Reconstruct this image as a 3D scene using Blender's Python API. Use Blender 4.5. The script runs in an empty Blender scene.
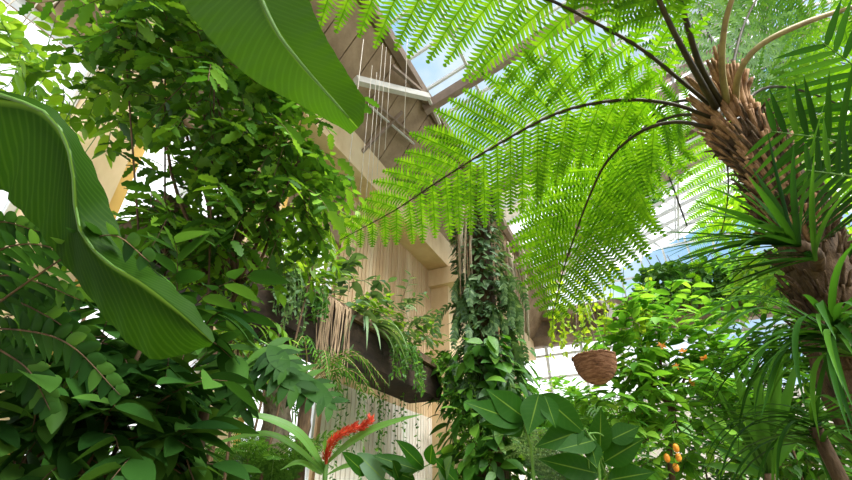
import bpy, math, random
from mathutils import Vector as V
R = random.Random(7)
sc = bpy.context.scene
col = sc.collection
UP = V((0, 0, 1))

# ------------------------------------------------------------------ camera
F = 450.0
PITCH = math.radians(31.3)
CAM = V((0, 0, 1.6))
FWD = V((0, math.cos(PITCH), math.sin(PITCH)))
CUP = V((0, -math.sin(PITCH), math.cos(PITCH)))
cd = bpy.data.cameras.new('camera')
cd.sensor_width = 36.0
cd.lens = F * 36.0 / 852.0
cd.clip_start = 0.02
cam = bpy.data.objects.new('camera', cd)
cam.location = CAM
cam.rotation_euler = (math.pi / 2 + PITCH, 0, 0)
col.objects.link(cam)
sc.camera = cam

# ------------------------------------------------------------------ frames of reference
P0 = V((-4.42, 0, 0))
A = V((.434, .901, 0)).normalized()      # along the hall
B = V((A.y, -A.x, 0))                    # away from the long wall


def W(u, v, z):
    return P0 + B * u + A * v + UP * z


def at(px, py, t):
    return CAM + FWD * t + V(((px - 426) / F * t, 0, 0)) + CUP * ((240 - py) / F * t)


def ray(px, py):
    return at(px, py, 1.0) - CAM


def on_u(px, py, u):
    d = ray(px, py)
    t = (u - (CAM - P0).dot(B)) / d.dot(B)
    return CAM + d * t


def on_v(px, py, v):
    d = ray(px, py)
    t = (v - (CAM - P0).dot(A)) / d.dot(A)
    return CAM + d * t


def uv_of(p):
    q = p - P0
    return q.dot(B), q.dot(A), p.z


def rnd(a, b):
    return R.uniform(a, b)


def rvec():
    while True:
        p = V((rnd(-1, 1), rnd(-1, 1), rnd(-1, 1)))
        if 0.05 < p.length < 1:
            return p.normalized()


def catmull(pts, n):
    P = [pts[0] * 2 - pts[1]] + list(pts) + [pts[-1] * 2 - pts[-2]]
    dense = []
    for i in range(1, len(P) - 2):
        for k in range(16):
            s = k / 16
            a, b, c, d = P[i - 1], P[i], P[i + 1], P[i + 2]
            dense.append(0.5 * ((2 * b) + (c - a) * s + (2 * a - 5 * b + 4 * c - d) * s * s + (3 * b - a - 3 * c + d) * s ** 3))
    dense.append(P[-2].copy())
    L = [0]
    for i in range(1, len(dense)):
        L.append(L[-1] + (dense[i] - dense[i - 1]).length)
    out, j = [], 0
    for i in range(n + 1):
        d = L[-1] * i / n
        while j < len(L) - 2 and L[j + 1] < d:
            j += 1
        w = (d - L[j]) / max(1e-9, L[j + 1] - L[j])
        out.append(dense[j].lerp(dense[j + 1], min(1, max(0, w))))
    return out


# ------------------------------------------------------------------ mesh builder
class MB:
    def __init__(s):
        s.v, s.f, s.uv = [], [], []

    def add(s, vs, fs, uvs):
        o = len(s.v)
        s.v.extend(vs)
        s.f.extend([tuple(i + o for i in f) for f in fs])
        s.uv.extend(uvs)

    def box(s, c, ax, ay, az):
        vs = [c + ax * x + ay * y + az * z for x in (-1, 1) for y in (-1, 1) for z in (-1, 1)]
        fs = [(0, 1, 3, 2), (4, 6, 7, 5), (0, 4, 5, 1), (2, 3, 7, 6), (0, 2, 6, 4), (1, 5, 7, 3)]
        s.add(vs, fs, [(0, 0)] * 8)

    def rbox(s, u0, u1, v0, v1, z0, z1):
        s.box(W((u0 + u1) / 2, (v0 + v1) / 2, (z0 + z1) / 2), B * abs(u1 - u0) / 2, A * abs(v1 - v0) / 2, UP * abs(z1 - z0) / 2)

    def bar(s, a, b, w, h=None, side=None):
        h = h or w
        d = (b - a)
        L = d.length
        d = d / L
        sd = side or (d.cross(UP) if abs(d.z) < .98 else d.cross(A))
        sd = (sd - d * sd.dot(d)).normalized()
        s.box((a + b) / 2, d * L / 2, sd * w / 2, d.cross(sd) * h / 2)

    def tube(s, pts, r0, r1=None, n=6, jit=0.0, cap=True):
        r1 = r0 if r1 is None else r1
        N = len(pts)
        vs, fs, us = [], [], []
        ref = None
        for i, p in enumerate(pts):
            d = (pts[min(i + 1, N - 1)] - pts[max(i - 1, 0)]).normalized()
            if ref is None:
                ref = d.cross(UP if abs(d.z) < .9 else V((1, 0, 0))).normalized()
            ref = (ref - d * ref.dot(d)).normalized()
            b = d.cross(ref)
            rr = r0 + (r1 - r0) * i / (N - 1)
            for k in range(n):
                a = 2 * math.pi * k / n
                q = rr * (1 + rnd(-jit, jit))
                vs.append(p + ref * math.cos(a) * q + b * math.sin(a) * q)
                us.append((k / n, i / (N - 1)))
        for i in range(N - 1):
            for k in range(n):
                fs.append((i * n + k, i * n + (k + 1) % n, (i + 1) * n + (k + 1) % n, (i + 1) * n + k))
        if cap:
            fs.append(tuple(range(n - 1, -1, -1)))
            fs.append(tuple((N - 1) * n + k for k in range(n)))
        s.add(vs, fs, us)

    def leaf(s, base, T, N, L, Wd, prof, n=5, fold=.25, droop=0.0, wav=0.0):
        T = T.normalized()
        S = T.cross(N)
        if S.length < 1e-3:
            S = T.cross(V((.3, .5, .8)))
        S.normalize()
        N = S.cross(T)
        p = base.copy()
        vs, us = [], []
        st = L / n
        ph = rnd(0, 6)
        for i in range(n + 1):
            q = i / n
            w = Wd / 2 * prof(q)
            e = N * (w * fold + wav * Wd * math.sin(q * 11 + ph))
            e2 = N * (w * fold + wav * Wd * math.sin(q * 12 + ph + 2))
            vs += [p - S * w + e, p.copy(), p + S * w + e2]
            us += [(0, q), (.5, q), (1, q)]
            T = (T + V((0, 0, -droop / n))).normalized()
            N = S.cross(T)
            p = p + T * st
        fs = []
        for i in range(n):
            a = i * 3
            fs += [(a, a + 1, a + 4, a + 3), (a + 1, a + 2, a + 5, a + 4)]
        s.add(vs, fs, us)

    def blade(s, rows, n=24, m=5, ripple=0.0):
        """rows of (left edge, midrib, right edge) points -> a smooth broad leaf"""
        l = catmull([r[0] for r in rows], n)
        c = catmull([r[1] for r in rows], n)
        r = catmull([r[2] for r in rows], n)
        vs, us, fs = [], [], []
        k = 2 * m + 1
        for i in range(n + 1):
            nn = (r[i] - l[i]).cross(c[min(i + 1, n)] - c[max(i - 1, 0)])
            nn = nn.normalized() if nn.length > 1e-9 else UP
            for j in range(k):
                q = (j - m) / m
                p = c[i].lerp(l[i] if q < 0 else r[i], abs(q))
                p = p + nn * ripple * math.sin(i * 1.9 + q * 2) * abs(q) ** 2
                vs.append(p)
                us.append((.5 + q / 2, i / n))
        for i in range(n):
            for j in range(k - 1):
                a = i * k + j
                fs.append((a, a + 1, a + k + 1, a + k))
        s.add(vs, fs, us)

    def lathe(s, c, prof, n=24, axis=UP):
        x = axis.cross(V((0, 1, 0.2))).normalized()
        y = axis.cross(x)
        vs, fs, us = [], [], []
        for i, (r, z) in enumerate(prof):
            for k in range(n):
                a = 2 * math.pi * k / n
                vs.append(c + x * r * math.cos(a) + y * r * math.sin(a) + axis * z)
                us.append((k / n, i / len(prof)))
        for i in range(len(prof) - 1):
            for k in range(n):
                fs.append((i * n + k, i * n + (k + 1) % n, (i + 1) * n + (k + 1) % n, (i + 1) * n + k))
        s.add(vs, fs, us)

    def build(s, name, mat, parent=None, smooth=True):
        off = V(parent_loc(parent)) if parent else V((0, 0, 0))
        me = bpy.data.meshes.new(name)
        me.from_pydata([tuple(p - off) for p in s.v], [], s.f)
        ul = me.uv_layers.new(name='uv')
        idx = [0] * len(me.loops)
        me.loops.foreach_get('vertex_index', idx)
        flat = []
        for i in idx:
            flat.extend(s.uv[i])
        ul.data.foreach_set('uv', flat)
        me.materials.append(mat)
        if smooth:
            me.polygons.foreach_set('use_smooth', [True] * len(me.polygons))
        me.update()
        o = bpy.data.objects.new(name, me)
        col.objects.link(o)
        if parent:
            o.parent = parent
        return o


def parent_loc(o):
    p = V((0, 0, 0))
    while o:
        p = p + V(o.location)
        o = o.parent
    return p


def thing(name, label, cat, loc, group=None):
    o = bpy.data.objects.new(name, None)
    o.empty_display_size = .1
    o.location = loc
    col.objects.link(o)
    return tag(o, label, cat, group)


def tag(o, label, cat, group=None):
    o['label'] = label
    o['category'] = cat
    if group:
        o['group'] = group
    return o


def struct(o, label=None, cat=None):
    o['kind'] = 'structure'
    if label:
        o['label'] = label
        o['category'] = cat
    return o


# ------------------------------------------------------------------ materials
def newmat(name):
    m = bpy.data.materials.new(name)
    m.use_nodes = True
    t = m.node_tree
    t.nodes.clear()
    o = t.nodes.new('ShaderNodeOutputMaterial')
    return m, t, o


def node(t, typ, ins=None, **kw):
    n = t.nodes.new(typ)
    for k, v in kw.items():
        setattr(n, k, v)
    for k, v in (ins or {}).items():
        if hasattr(v, 'node'):
            t.links.new(v, n.inputs[k])
        else:
            n.inputs[k].default_value = v
    return n


def c4(c):
    return (c[0], c[1], c[2], 1)


def ramp(t, fac, stops):
    r = node(t, 'ShaderNodeValToRGB', {0: fac})
    e = r.color_ramp.elements
    while len(e) < len(stops):
        e.new(.5)
    for i, (p, c) in enumerate(stops):
        e[i].position = p
        e[i].color = c4(c)
    return r.outputs[0]


def leafmat(name, dark, mid, light, trans=.42, tr_gain=(1.5, 1.35, .7), rough=.42, gloss=.5, veins=0, island=True, vein_amt=.09):
    m, t, o = newmat(name)
    if island:
        fac = node(t, 'ShaderNodeNewGeometry').outputs['Random Per Island']
    else:
        tc = node(t, 'ShaderNodeTexCoord')
        fac = node(t, 'ShaderNodeTexNoise', {'Vector': tc.outputs['Object'], 'Scale': 3.0, 'Detail': 3.0}).outputs[0]
    c = ramp(t, fac, [(0, dark), (.55, mid), (1, light)])
    if veins:
        uv = node(t, 'ShaderNodeUVMap', uv_map='uv')
        sp = node(t, 'ShaderNodeSeparateXYZ', {0: uv.outputs[0]})
        d = node(t, 'ShaderNodeMath', {0: sp.outputs[0], 1: .5}, operation='SUBTRACT')
        d = node(t, 'ShaderNodeMath', {0: d.outputs[0]}, operation='ABSOLUTE')
        mr = node(t, 'ShaderNodeMapRange', {0: d.outputs[0], 1: .008, 2: .035, 3: 1.0, 4: 0.0})
        q = node(t, 'ShaderNodeMath', {0: sp.outputs[1], 1: float(veins)}, operation='MULTIPLY')
        q2 = node(t, 'ShaderNodeMath', {0: d.outputs[0], 1: -veins * .3}, operation='MULTIPLY')
        q = node(t, 'ShaderNodeMath', {0: q.outputs[0], 1: q2.outputs[0]}, operation='ADD')
        q = node(t, 'ShaderNodeMath', {0: q.outputs[0], 1: 6.283}, operation='MULTIPLY')
        q = node(t, 'ShaderNodeMath', {0: q.outputs[0]}, operation='SINE')
        vn = node(t, 'ShaderNodeMapRange', {0: q.outputs[0], 1: .2, 2: 1.0, 3: 0.0, 4: vein_amt})
        mx = node(t, 'ShaderNodeMath', {0: mr.outputs[0], 1: vn.outputs[0]}, operation='MAXIMUM')
        lite = node(t, 'ShaderNodeMix', {6: c, 7: (.13, .24, .03, 1), 0: mx.outputs[0]}, data_type='RGBA')
        c = lite.outputs[2]
    g = node(t, 'ShaderNodeMix', {0: 1.0, 6: c, 7: c4(tr_gain)}, data_type='RGBA', blend_type='MULTIPLY')
    df = node(t, 'ShaderNodeBsdfDiffuse', {0: c})
    tr = node(t, 'ShaderNodeBsdfTranslucent', {0: g.outputs[2]})
    mx = node(t, 'ShaderNodeMixShader', {0: trans, 1: df.outputs[0], 2: tr.outputs[0]})
    gl = node(t, 'ShaderNodeBsdfGlossy', {0: (.9, .95, 1, 1), 1: rough})
    fr = node(t, 'ShaderNodeLayerWeight', {0: .5})
    fm = node(t, 'ShaderNodeMath', {0: fr.outputs['Facing'], 1: 3.0}, operation='POWER')
    fm = node(t, 'ShaderNodeMath', {0: fm.outputs[0], 1: .16 * gloss, 2: .035 * gloss}, operation='MULTIPLY_ADD')
    fin = node(t, 'ShaderNodeMixShader', {0: fm.outputs[0], 1: mx.outputs[0], 2: gl.outputs[0]})
    t.links.new(fin.outputs[0], o.inputs[0])
    return m


def solidmat(name, stops, scale=(6, 6, 6), rough=.7, bump=.3, detail=5.0, metal=0.0, spec=.3):
    m, t, o = newmat(name)
    tc = node(t, 'ShaderNodeTexCoord')
    mp = node(t, 'ShaderNodeMapping', {0: tc.outputs['Object'], 'Scale': scale})
    nz = node(t, 'ShaderNodeTexNoise', {'Vector': mp.outputs[0], 'Scale': 1.0, 'Detail': detail, 'Roughness': .65})
    c = ramp(t, nz.outputs[0], stops)
    bp = node(t, 'ShaderNodeBump', {'Strength': bump, 'Distance': .02, 'Height': nz.outputs[0]})
    b = node(t, 'ShaderNodeBsdfPrincipled', {'Base Color': c, 'Roughness': rough, 'Metallic': metal, 'Specular IOR Level': spec, 'Normal': bp.outputs[0]})
    t.links.new(b.outputs[0], o.inputs[0])
    return m


def glassmat(name, tint, frost=.0):
    m, t, o = newmat(name)
    tr = node(t, 'ShaderNodeBsdfTransparent', {0: c4(tint)})
    gl = node(t, 'ShaderNodeBsdfGlossy', {0: (1, 1, 1, 1), 1: .05})
    fr = node(t, 'ShaderNodeFresnel', {0: 1.3})
    mx = node(t, 'ShaderNodeMixShader', {0: fr.outputs[0], 1: tr.outputs[0], 2: gl.outputs[0]})
    t.links.new(mx.outputs[0], o.inputs[0])
    return m


def sidingmat(stops):
    m, t, o = newmat('siding')
    tc = node(t, 'ShaderNodeTexCoord')
    mp = node(t, 'ShaderNodeMapping', {0: tc.outputs['UV'], 'Scale': (1, 1, 1)})
    n1 = node(t, 'ShaderNodeTexNoise', {'Vector': mp.outputs[0], 'Scale': 1.0, 'Detail': 4.0, 'Roughness': .7})
    c = ramp(t, n1.outputs[0], stops)
    b = node(t, 'ShaderNodeBsdfPrincipled', {'Base Color': c, 'Roughness': .6, 'Specular IOR Level': .3})
    t.links.new(b.outputs[0], o.inputs[0])
    return m


M = {}
M['fern'] = leafmat('fern_leaf', (.05, .16, .005), (.085, .23, .006), (.14, .31, .012), trans=.55, tr_gain=(1.6, 1.4, .6), gloss=.25)
M['fern_dark'] = leafmat('fern_dark', (.03, .10, .012), (.06, .17, .02), (.10, .24, .035), trans=.45, gloss=.3)
M['vine'] = leafmat('vine_leaf', (.026, .085, .010), (.065, .175, .016), (.17, .35, .03), trans=.45, gloss=.35)
M['lime'] = leafmat('lime_leaf', (.08, .21, .012), (.16, .34, .02), (.30, .48, .045), trans=.5)
M['yellow'] = leafmat('yellow_leaf', (.22, .38, .02), (.32, .48, .03), (.42, .54, .06), trans=.55)
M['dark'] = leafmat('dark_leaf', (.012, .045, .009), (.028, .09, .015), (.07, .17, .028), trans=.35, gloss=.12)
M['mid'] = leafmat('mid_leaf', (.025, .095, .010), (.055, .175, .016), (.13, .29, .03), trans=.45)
M['shrub'] = leafmat('shrub_leaf', (.055, .19, .018), (.12, .32, .028), (.25, .48, .055), trans=.48)
M['grey'] = leafmat('grey_leaf', (.05, .11, .045), (.10, .19, .075), (.2, .31, .14), trans=.35)
M['strap'] = leafmat('strap_leaf', (.010, .045, .006), (.022, .085, .009), (.06, .17, .016), trans=.4, gloss=.3)
M['banana'] = leafmat('banana_leaf', (.024, .072, .002), (.034, .094, .003), (.048, .12, .004), trans=.5, tr_gain=(1.3, 1.3, .6), veins=34, island=False, gloss=.25)
M['banana_old'] = leafmat('banana_dull', (.012, .042, .003), (.019, .060, .004), (.03, .085, .006), trans=.42, tr_gain=(1.3, 1.3, .6), veins=40, island=False, gloss=.08)
M['broad'] = leafmat('broad_leaf', (.010, .050, .004), (.019, .082, .006), (.038, .135, .010), trans=.45, veins=9, gloss=.2, vein_amt=.03)
M['broad_grey'] = leafmat('broad_grey', (.05, .12, .05), (.08, .17, .08), (.11, .2, .10), trans=.35, veins=10, gloss=.7)
M['helic'] = leafmat('helic_leaf', (.09, .24, .05), (.14, .32, .07), (.2, .42, .09), trans=.45, veins=20, gloss=.6)
M['stalk_green'] = solidmat('stalk_green', [(.3, (.05, .14, .02)), (.7, (.14, .28, .05))], (8, 8, 8), .5, .1)
M['midrib'] = solidmat('midrib', [(.3, (.04, .11, .01)), (.7, (.07, .16, .02))], (8, 8, 8), .5, .1)
M['rachis'] = solidmat('rachis', [(.3, (.012, .009, .004)), (.7, (.05, .038, .012))], (10, 10, 10), .6, .2)
M['stipe'] = solidmat('stipe', [(.3, (.12, .08, .04)), (.5, (.25, .19, .08)), (.75, (.34, .33, .12))], (7, 7, 7), .6, .2)
M['bark'] = solidmat('bark', [(.25, (.025, .015, .009)), (.5, (.09, .055, .03)), (.8, (.22, .14, .075))], (14, 14, 5), .85, .8)
M['trunk_fern'] = solidmat('trunk_fern', [(.25, (.015, .010, .006)), (.5, (.07, .042, .022)), (.8, (.17, .11, .06))], (22, 22, 10), .9, 1.0)
M['scale'] = solidmat('leaf_base', [(.25, (.06, .03, .014)), (.5, (.24, .13, .06)), (.75, (.46, .28, .15))], (25, 25, 8), .8, .5)
M['palmtrunk'] = solidmat('palmtrunk', [(.25, (.05, .04, .03)), (.5, (.16, .13, .09)), (.8, (.30, .26, .19))], (20, 20, 12), .9, 1.0)
M['root'] = solidmat('root', [(.3, (.16, .10, .06)), (.7, (.42, .31, .2))], (10, 10, 3), .8, .3)
M['root_pale'] = solidmat('root_pale', [(.3, (.30, .23, .15)), (.7, (.60, .52, .4))], (10, 10, 3), .8, .3)
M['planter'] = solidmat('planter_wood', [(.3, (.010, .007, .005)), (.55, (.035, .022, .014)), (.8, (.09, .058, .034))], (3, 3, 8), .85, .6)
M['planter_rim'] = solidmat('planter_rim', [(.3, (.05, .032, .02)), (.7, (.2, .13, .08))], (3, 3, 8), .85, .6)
M['soil'] = solidmat('soil', [(.3, (.03, .02, .012)), (.7, (.12, .085, .05))], (6, 6, 6), .95, 1.0)
M['ground'] = solidmat('ground', [(.3, (.08, .065, .04)), (.5, (.16, .15, .07)), (.75, (.26, .23, .15))], (1.5, 1.5, 1.5), .95, .8)
M['cream'] = solidmat('cream_paint', [(.3, (.62, .44, .24)), (.55, (.78, .60, .37)), (.8, (.84, .70, .48))], (1.5, 1.5, .6), .65, .1)
M['ochre'] = solidmat('ochre_paint', [(.3, (.62, .36, .08)), (.7, (.78, .50, .14))], (2, 2, .8), .65, .1)
M['pale'] = solidmat('pale_plaster', [(.3, (.5, .47, .43)), (.7, (.66, .64, .6))], (1, 1, 1), .8, .1)
M['soffit'] = solidmat('soffit_boards', [(.3, (.18, .12, .07)), (.55, (.31, .22, .135)), (.8, (.43, .32, .2))], (2, 2, 2), .8, .2)
M['soffit2'] = solidmat('header_boards', [(.3, (.14, .10, .07)), (.55, (.27, .20, .14)), (.8, (.42, .33, .25))], (2, 2, 2), .8, .2)
M['steel'] = solidmat('painted_steel', [(.3, (.5, .49, .46)), (.7, (.66, .65, .62))], (3, 3, 3), .5, .05)
M['steel_brown'] = solidmat('brown_steel', [(.3, (.17, .12, .085)), (.7, (.28, .21, .16))], (3, 3, 3), .55, .05)
M['bars'] = solidmat('glazing_bars', [(.3, (.6, .62, .62)), (.7, (.75, .77, .78))], (3, 3, 3), .5, .05)
M['glass'] = glassmat('roof_glass', (.93, .96, .97))
M['siding'] = sidingmat([(.3, (.36, .21, .10)), (.44, (.58, .39, .22)), (.6, (.70, .53, .34)), (.8, (.80, .67, .48))])
M['siding_lit'] = sidingmat([(.3, (.5, .4, .3)), (.42, (.74, .66, .58)), (.6, (.84, .80, .75)), (.8, (.88, .86, .82))])  # same boards as the siding, brighter light below the planter put into the colour
M['wire'] = solidmat('wire', [(.3, (.45, .40, .33)), (.7, (.6, .55, .48))], (5, 5, 5), .5, .05)
M['black'] = solidmat('black_wire', [(.3, (.02, .02, .02)), (.7, (.06, .05, .045))], (30, 30, 30), .7, .5)
M['basket'] = solidmat('basket_fibre', [(.25, (.05, .022, .012)), (.5, (.26, .12, .06)), (.8, (.52, .30, .18))], (14, 14, 70), .85, 1.0)
M['red'] = leafmat('red_bract', (.55, .04, .025), (.7, .09, .05), (.8, .2, .1), trans=.3, tr_gain=(1.2, .9, .7))
M['orange'] = solidmat('orange_skin', [(.3, (.62, .20, .015)), (.7, (.85, .36, .04))], (20, 20, 20), .45, .1)
M['petal'] = leafmat('orange_petal', (.6, .2, .03), (.75, .3, .05), (.85, .42, .1), trans=.4, tr_gain=(1.1, 1, .8))

# ------------------------------------------------------------------ leaf outlines
def ovate(s):
    return max(0.0, math.sin(math.pi * min(1, s ** .75)) ** .8) if 0 < s < 1 else .02


def acum(s):
    return max(.02, math.sin(math.pi * s ** .8) ** .85 * (1 - .45 * max(0, (s - .55) / .45))) if 0 < s < 1 else .02


def lance(s):
    return max(0.02, math.sin(math.pi * s ** .9) ** .9) if 0 < s < 1 else .02


LOB = (.05, .55, .85, .60, 1.0, .62, .92, .55, .6, .03)


def lobed(s):
    x = s * 9
    i = min(8, int(x))
    return LOB[i] + (LOB[i + 1] - LOB[i]) * (x - i)


def strap(s):
    return min(1, .55 + s * 3) * (1 - max(0, (s - .35) / .65) ** 1.8) + .02


# ------------------------------------------------------------------ plant parts
def twig(ml, mb, p, d, L, nl, ll, lw, prof, n=4, droop=.6, spread=.9, wob=.35, r=.004, fold=.25, ldroop=.5):
    pts = [p.copy()]
    d = d.normalized()
    k = 5
    for i in range(k):
        d = (d + V((0, 0, -droop / k)) + rvec() * wob / k).normalized()
        pts.append(pts[-1] + d * L / k)
    if mb is not None:
        mb.tube(pts, r, r * .4, n=3, cap=False)
    for j in range(nl):
        s = (j + .6) / nl * k
        i = min(k - 1, int(s))
        q = pts[i].lerp(pts[i + 1], s - i)
        T = (pts[i + 1] - pts[i]).normalized()
        S = T.cross(UP)
        S = S.normalized() if S.length > .05 else rvec()
        sd = 1 if j % 2 else -1
        dv = (S * sd * spread + T * .65 + rvec() * .35 + V((0, 0, -.15)))
        nn = (UP + rvec() * .55)
        z = rnd(.7, 1.2)
        ml.leaf(q, dv, nn, ll * z, lw * z * rnd(.85, 1.15), prof, n=n, fold=fold, droop=rnd(.1, ldroop))
    return pts[-1]


def shrub(name, label, cat, base, blobs, mat, ll, lw, prof=ovate, n=4, tl=.4, nl=9, trunks=(), bark='bark', droop=.6, out=.8, group=None, tr=.03, leafname='foliage', wmin=None, up=0.0, spread=.9, ldroop=.5):
    root = thing(name, label, cat, base, group)
    ml, mb = MB(), MB()
    for (c, rad, cnt) in blobs:
        for _ in range(cnt):
            q = rvec() * (rnd(.15, 1) ** .5)
            p = V((c.x + q.x * rad[0], c.y + q.y * rad[1], c.z + q.z * rad[2]))
            if wmin is not None:
                uu = uv_of(p)[0]
                if uu < wmin:
                    p = p + B * (wmin - uu + rnd(0, .1))
            d = (q * out + rvec() * .6 + UP * up)
            twig(ml, mb, p, d, tl * rnd(.6, 1.2), nl, ll, lw, prof, n=n, droop=droop, spread=spread, ldroop=ldroop)
        if not trunks:
            mb.tube(catmull([base, (base + c) / 2 + rvec() * .1, c], 8), tr, tr * .35, n=5)
    for pts in trunks:
        t = MB()
        t.tube(catmull(pts, 14), tr, tr * .6, n=8, jit=.12)
        t.build('trunk', M[bark], root)
        e = pts[-1]
        for (c, rad, cnt) in blobs:
            if (c - e).length < 2.2:
                mb.tube(catmull([e, (e + c) / 2 + rvec() * .12, c], 8), tr * .5, tr * .15, n=5)
    mb.build('branches', M[bark], root)
    ml.build(leafname, M[mat], root, smooth=True)
    return root


def pinna(mb, p, d, N, L, npair, pl, droop=.35, keep=1.0):
    d = d.normalized()
    st = L / npair
    S = d.cross(N).normalized()
    for i in range(npair):
        s = i / npair
        w = pl * min(1, .7 + s * 2) * (1 - s ** 2.6) + .006
        N2 = S.cross(d)
        for sd in (-1, 1):
            e = (S * sd + d * .35 + V((0, 0, -.12))).normalized()
            a, b = p - d * st * .05, p + d * st * .98
            tip = p + e * w + d * st * .3
            mid = (a + b) / 2 + e * w * .55
            mb.add([a, b, mid + d * st * .33, tip, mid - d * st * .27], [(0, 1, 2, 4), (4, 2, 3)], [(0, s), (.2, s), (.6, s), (1, s), (.6, s)])
        # rachilla
        mb.add([p - S * .0018, p + S * .0018, p + d * st + S * .0018, p + d * st - S * .0018], [(0, 1, 2, 3)], [(0, s)] * 4)
        d = (d + V((0, 0, -droop / npair))).normalized()
        S = (S - d * S.dot(d)).normalized()
        p = p + d * st


def fern_frond(root, pts, npin, pmax, pl, mat, npair=26, k=.5, bare=.12, r=.012, stalk='rachis', sweep=.45, droop=.35, name='frond', wid=None, asym=(1, 1)):
    P = catmull(pts, 60)
    ms = MB()
    ms.tube(P, r, r * .2, n=6)
    mb = MB()
    for i in range(npin):
        s = bare + (1 - bare) * (i + .3) / npin
        x = s * 60
        j = min(59, int(x))
        p = P[j].lerp(P[j + 1], x - j)
        T = (P[min(60, j + 2)] - P[max(0, j - 1)]).normalized()
        view = (p - CAM).normalized()
        N = (UP * (1 - k) + view * k).normalized()
        S = T.cross(N).normalized()
        N = S.cross(T)
        z = (s - bare) / (1 - bare)
        w = pmax * (min(1, .45 + z * 2.2)) * (1 - max(0, (z - .3) / .7) ** 1.7 * .93)
        for sd in (-1, 1):
            a = asym[0] if sd < 0 else asym[1]
            d = S * sd + T * (sweep + .35 * z) + rvec() * .06
            pinna(mb, p, d, N, w * a * rnd(.92, 1.06), max(6, int(npair * (w / pmax) ** .7)), pl * max(.35, (w / pmax) ** .6), droop * rnd(.7, 1.3))
    o = mb.build(name, mat, root, smooth=False)
    ms.build('frond_stalk', M[stalk], o)
    return o


def palm_frond(root, pts, nleaf, ll, lw, mat, r=.008, k=.3, ang=.8, droop=.8, bare=.15, name='frond', stalk='stalk_green', sides=(-1, 1), n=5, N0=None):
    P = catmull(pts, 40)
    ms = MB()
    ms.tube(P, r, r * .25, n=5)
    mb = MB()
    for i in range(nleaf):
        s = bare + (1 - bare) * (i + .5) / nleaf
        x = s * 40
        j = min(39, int(x))
        p = P[j].lerp(P[j + 1], x - j)
        T = (P[min(40, j + 2)] - P[max(0, j - 1)]).normalized()
        N = N0 or (UP * (1 - k) + (p - CAM).normalized() * k)
        S = T.cross(N).normalized()
        N = S.cross(T)
        z = (s - bare) / (1 - bare)
        w = ll * min(1, .5 + z * 2) * (1 - .65 * z ** 2.2)
        for sd in sides:
            mb.leaf(p, S * sd + T * (ang + .3 * z) + rvec() * .08, N, w * rnd(.9, 1.1), lw, strap, n=n, fold=.3, droop=droop)
    o = mb.build(name, mat, root)
    ms.build('frond_stalk', M[stalk], o)
    return o


def px_leaf(root, base, tip, wpx, mat, prof=acum, tilt=.35, fold=.22, n=12, stalk=None, name='leaf', droop=.0):
    """a single broad leaf between two points, turned partly to the light above"""
    d = tip - base
    view = ((base + tip) / 2 - CAM)
    t = view.dot(FWD)
    N = (-view.normalized() * (1 - tilt) + UP * tilt)
    mb = MB()
    mb.leaf(base, d + UP * droop * d.length * .5, N, d.length, wpx * t / F, prof, n=n, fold=fold, droop=droop, wav=.02)
    o = mb.build(name, mat, root)
    if stalk:
        ms = MB()
        ms.tube(catmull([stalk, (stalk + base) / 2 + UP * .015, base], 8), .004, .003, n=5)
        ms.build('leaf_stalk', M['stalk_green'], o)
    return o


def drop_ground(p):
    return V((p.x, p.y, 0))


# ==================================================================== THE HALL
VE = 18.5      # far wall
UE = 13.5      # right wall
V0 = -4.0
EAVE = 7.1
ZB0, UB0 = EAVE, .5
UB1, ZB1 = 1.37, 8.6
SL = .32
UR = 8.2
ZR = ZB1 + SL * (UR - UB1)


def roof_z(u):
    return ZB1 + SL * (u - UB1) if u <= UR else ZR - SL * (u - UR)


mb = MB()
mb.rbox(-.3, UE + .3, V0 - .3, VE + .3, -.2, 0)
struct(mb.build('floor', M['ground'], smooth=False), 'dark planted ground of the glasshouse', 'floor')

# long wall on the left: ribbed boards from v=7 on, windows before that
mb = MB()
pr = []
v = 7.0
rr = random.Random(3)
while v < VE:
    w = .11
    pr += [(v, .0), (v + w * .78, .0), (v + w * .82, -.03), (v + w * .98, -.03)]
    v += w
vs, fs, us = [], [], []
for i, (vv, uu) in enumerate(pr):
    for z in (3.2, 5, EAVE):
        vs.append(W(uu, vv, z))
        us.append((vv * 3.4, z * .10))
for i in range(len(pr) - 1):
    for j in range(2):
        a = i * 3 + j
        fs.append((a, a + 3, a + 4, a + 1))
mb.add(vs, fs, us)
mb.rbox(-.3, -.06, 7.0, VE, 0, EAVE)
wl = struct(mb.build('wall_left', M['siding'], smooth=False), 'tan wall of narrow vertical boards above and below the planter', 'wall')

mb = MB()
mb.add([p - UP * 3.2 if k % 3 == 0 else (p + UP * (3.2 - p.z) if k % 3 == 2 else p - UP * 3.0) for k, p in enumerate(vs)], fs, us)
struct(mb.build('wall_left_base', M['siding_lit'], smooth=False), 'ribbed wall below the planter, its brighter light painted in', 'wall')
mb = MB()
mb.rbox(-.3, 0, V0, 7.0, 0, .7)
struct(mb.build('wall_left_lower', M['pale'], smooth=False), 'low pale wall under the windows at the left', 'wall')
mb = MB()
v = V0
while v < 7.0:
    mb.rbox(-.25, 0 + (.012 if int(v * 5) % 2 else 0), v, min(7.0, v + .2) - .008, 5.35, EAVE)
    v += .2
struct(mb.build('wall_left_upper', M['soffit'], smooth=False), 'brown boarding above the windows at top left', 'wall')

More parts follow.
